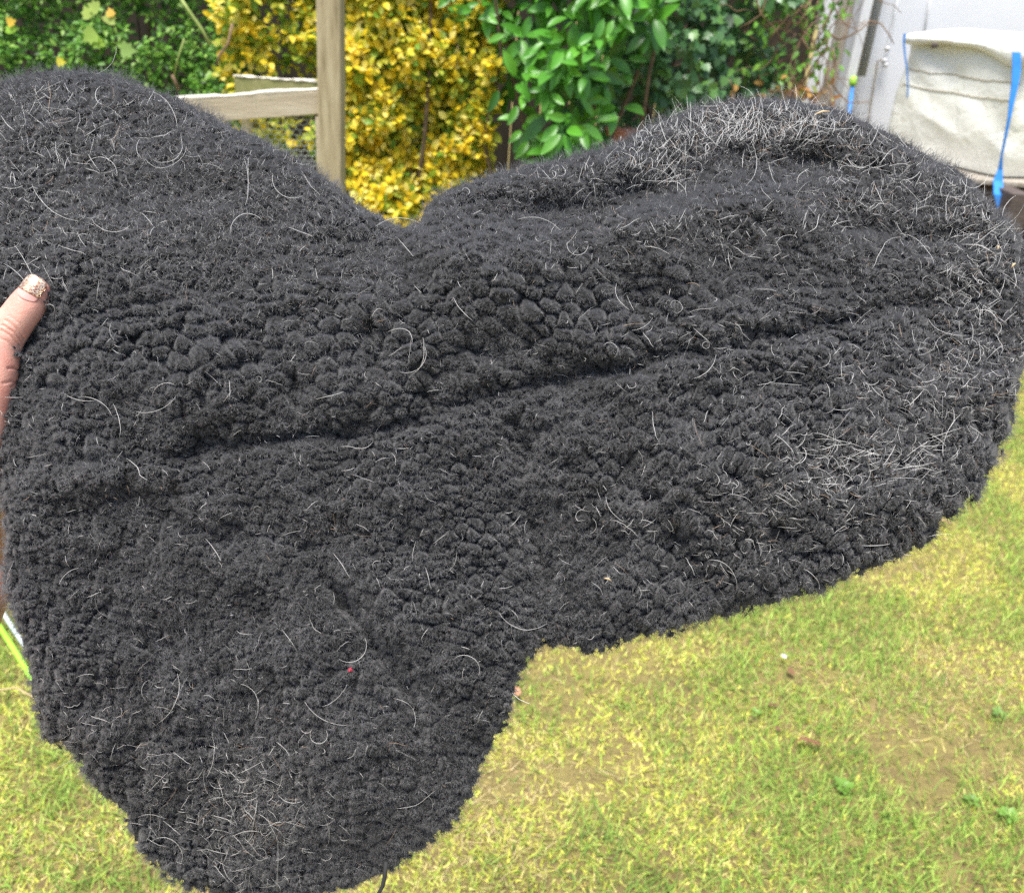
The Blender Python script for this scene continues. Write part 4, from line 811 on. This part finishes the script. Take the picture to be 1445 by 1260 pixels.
# palm and wrist behind the fleece, forearm towards the viewer's lower left
limb([(-330, 1500, .20, .040), (-220, 1250, .09, .036), (-130, 1050, .02, .030), (-78, 900, -.02, .0255), (-50, 840, -.036, .024), (-20, 740, -.052, .022), (0, 660, -.056, .018)])
limb([(-95, 900, -.03, .022), (-110, 800, -.05, .021), (-90, 700, -.060, .020), (-50, 620, -.060, .017)])
limb([(-60, 860, -.035, .022), (-60, 760, -.055, .022), (-40, 660, -.062, .018)])
for (x, y, a_, l) in [(6, 655, -.55, 170), (-20, 640, -.75, 190), (-50, 620, -.95, 180), (-80, 615, -1.15, 145)]:
    limb([(x - 20, y + 30, -.058, .0105), (x + math.cos(a_) * l * .4, y + math.sin(a_) * l * .4, -.064, .0095), (x + math.cos(a_) * l * .72, y + math.sin(a_) * l * .72, -.058, .0085), (x + math.cos(a_) * l, y + math.sin(a_) * l, -.048, .0074)])
raw = mb.build('hand', M['skin'], person, True)
rm = raw.modifiers.new('remesh', 'REMESH'); rm.mode = 'VOXEL'; rm.voxel_size = .0016; rm.use_smooth_shade = True
s_ = raw.modifiers.new('smooth', 'SMOOTH'); s_.factor = .6; s_.iterations = 9
dg = bpy.context.evaluated_depsgraph_get(); ev = raw.evaluated_get(dg); nm_ = bpy.data.meshes.new_from_object(ev); raw.modifiers.clear(); raw.data = nm_
if not nm_.materials: nm_.materials.append(M['skin'])
# refine the thumb: subdivide only near it is costly; displace creases on the dense mesh
sub = raw.modifiers.new('subdivision', 'SUBSURF'); sub.levels = 1; sub.render_levels = 1
dg.update(); ev = raw.evaluated_get(bpy.context.evaluated_depsgraph_get()); nm_ = bpy.data.meshes.new_from_object(ev); raw.modifiers.clear(); raw.data = nm_
co = np.zeros(len(nm_.vertices) * 3, np.float32); nm_.vertices.foreach_get('co', co); co = co.reshape(-1, 3); no = np.zeros(len(co) * 3, np.float32); nm_.vertices.foreach_get('normal', no); no = no.reshape(-1, 3)
qx, qy, qz = toPx(co + np.array(HB_)); dsp = np.zeros(len(co))
for (x1, y1, x2, y2, dp, wd) in [(8, 452, 34, 478, .00045, 1.5), (4, 459, 32, 483, .00055, 1.4), (2, 466, 28, 488, .0005, 1.5), (14, 446, 38, 470, .00025, 1.3), (-6, 474, 26, 496, .0003, 1.5), (12, 520, 27, 523, .0005, 1.6), (4, 541, 26, 539, .0004, 1.6), (16, 546, 26, 541, .0003, 1.3)]:
    dp *= 1.6; d, t = segdist(qx, qy, [(x1, y1), ((x1 + x2) / 2 + 1.5, (y1 + y2) / 2 - 2), (x2, y2)]); dsp -= dp * np.exp(-(d / wd) ** 2) * (qz < .52)
co += no * dsp[:, None]; nm_.vertices.foreach_set('co', np.ascontiguousarray(co, np.float32).ravel()); nm_.update()
# thumb nail: curved plate seated on the tip
tipc = hp(50, 412, T0 - .001); ax_t = (hp(56, 402, T0 - .001) - hp(36, 434, T0)).normalized(); nb_ = Vector(BACK) * .96 + Vector(RIGHT) * .25 + Vector(UP) * .18; nn = (nb_ - ax_t * nb_.dot(ax_t)).normalized(); ss = ax_t.cross(nn)
def nailplate(name, t0, t1, mt, par, lift, wsc=1.0):
    nu_, nv_ = 15, 15; V_ = []; Lh = .0150; Wh = .0068 * wsc; rc = .0086
    for j in range(nv_):
        t = t0 + (t1 - t0) * j / (nv_ - 1)
        # outline: rounded cuticle at t=0, rounded free edge at t=1
        wv = Wh * (1 - .35 * max(0, (.22 - t) / .22) ** 2) * (math.sqrt(max(0.0, 1 - max(0, (t - .70) / .32) ** 2.4)))
        for i in range(nu_):
            u0 = -1 + 2 * i / (nu_ - 1); s_x = wv * u0; ang_ = s_x / rc
            yy = (t - .5) * Lh + (.0012 * u0 * u0 if t < .2 else 0) * (1 - t / .2)
            p = ss * (rc * math.sin(ang_)) + ax_t * yy + nn * (rc * math.cos(ang_) + lift + .0016 * (1 - t) - .0018 * max(0, t - .5) ** 2 * 4)
            V_.append(tipc + ax_t * .0010 + p - nn * .0006 - HB_)
    Fc = [(j * nu_ + i, j * nu_ + i + 1, (j + 1) * nu_ + i + 1, (j + 1) * nu_ + i) for j in range(nv_ - 1) for i in range(nu_ - 1)]
    o_ = MB().add(V_, Fc).build(name, M[mt], par, True); sm = o_.modifiers.new('thickness', 'SOLIDIFY'); sm.thickness = .0004; sm.offset = 0; return o_
nl = nailplate('thumbnail', 0, 1, 'nail', person, .0); nailplate('nail_polish', .30, 1, 'glitter', nl, .00035, 1.0)
print('verts pad', len(me.vertices), 'hairs', NH, 'stray', n_)
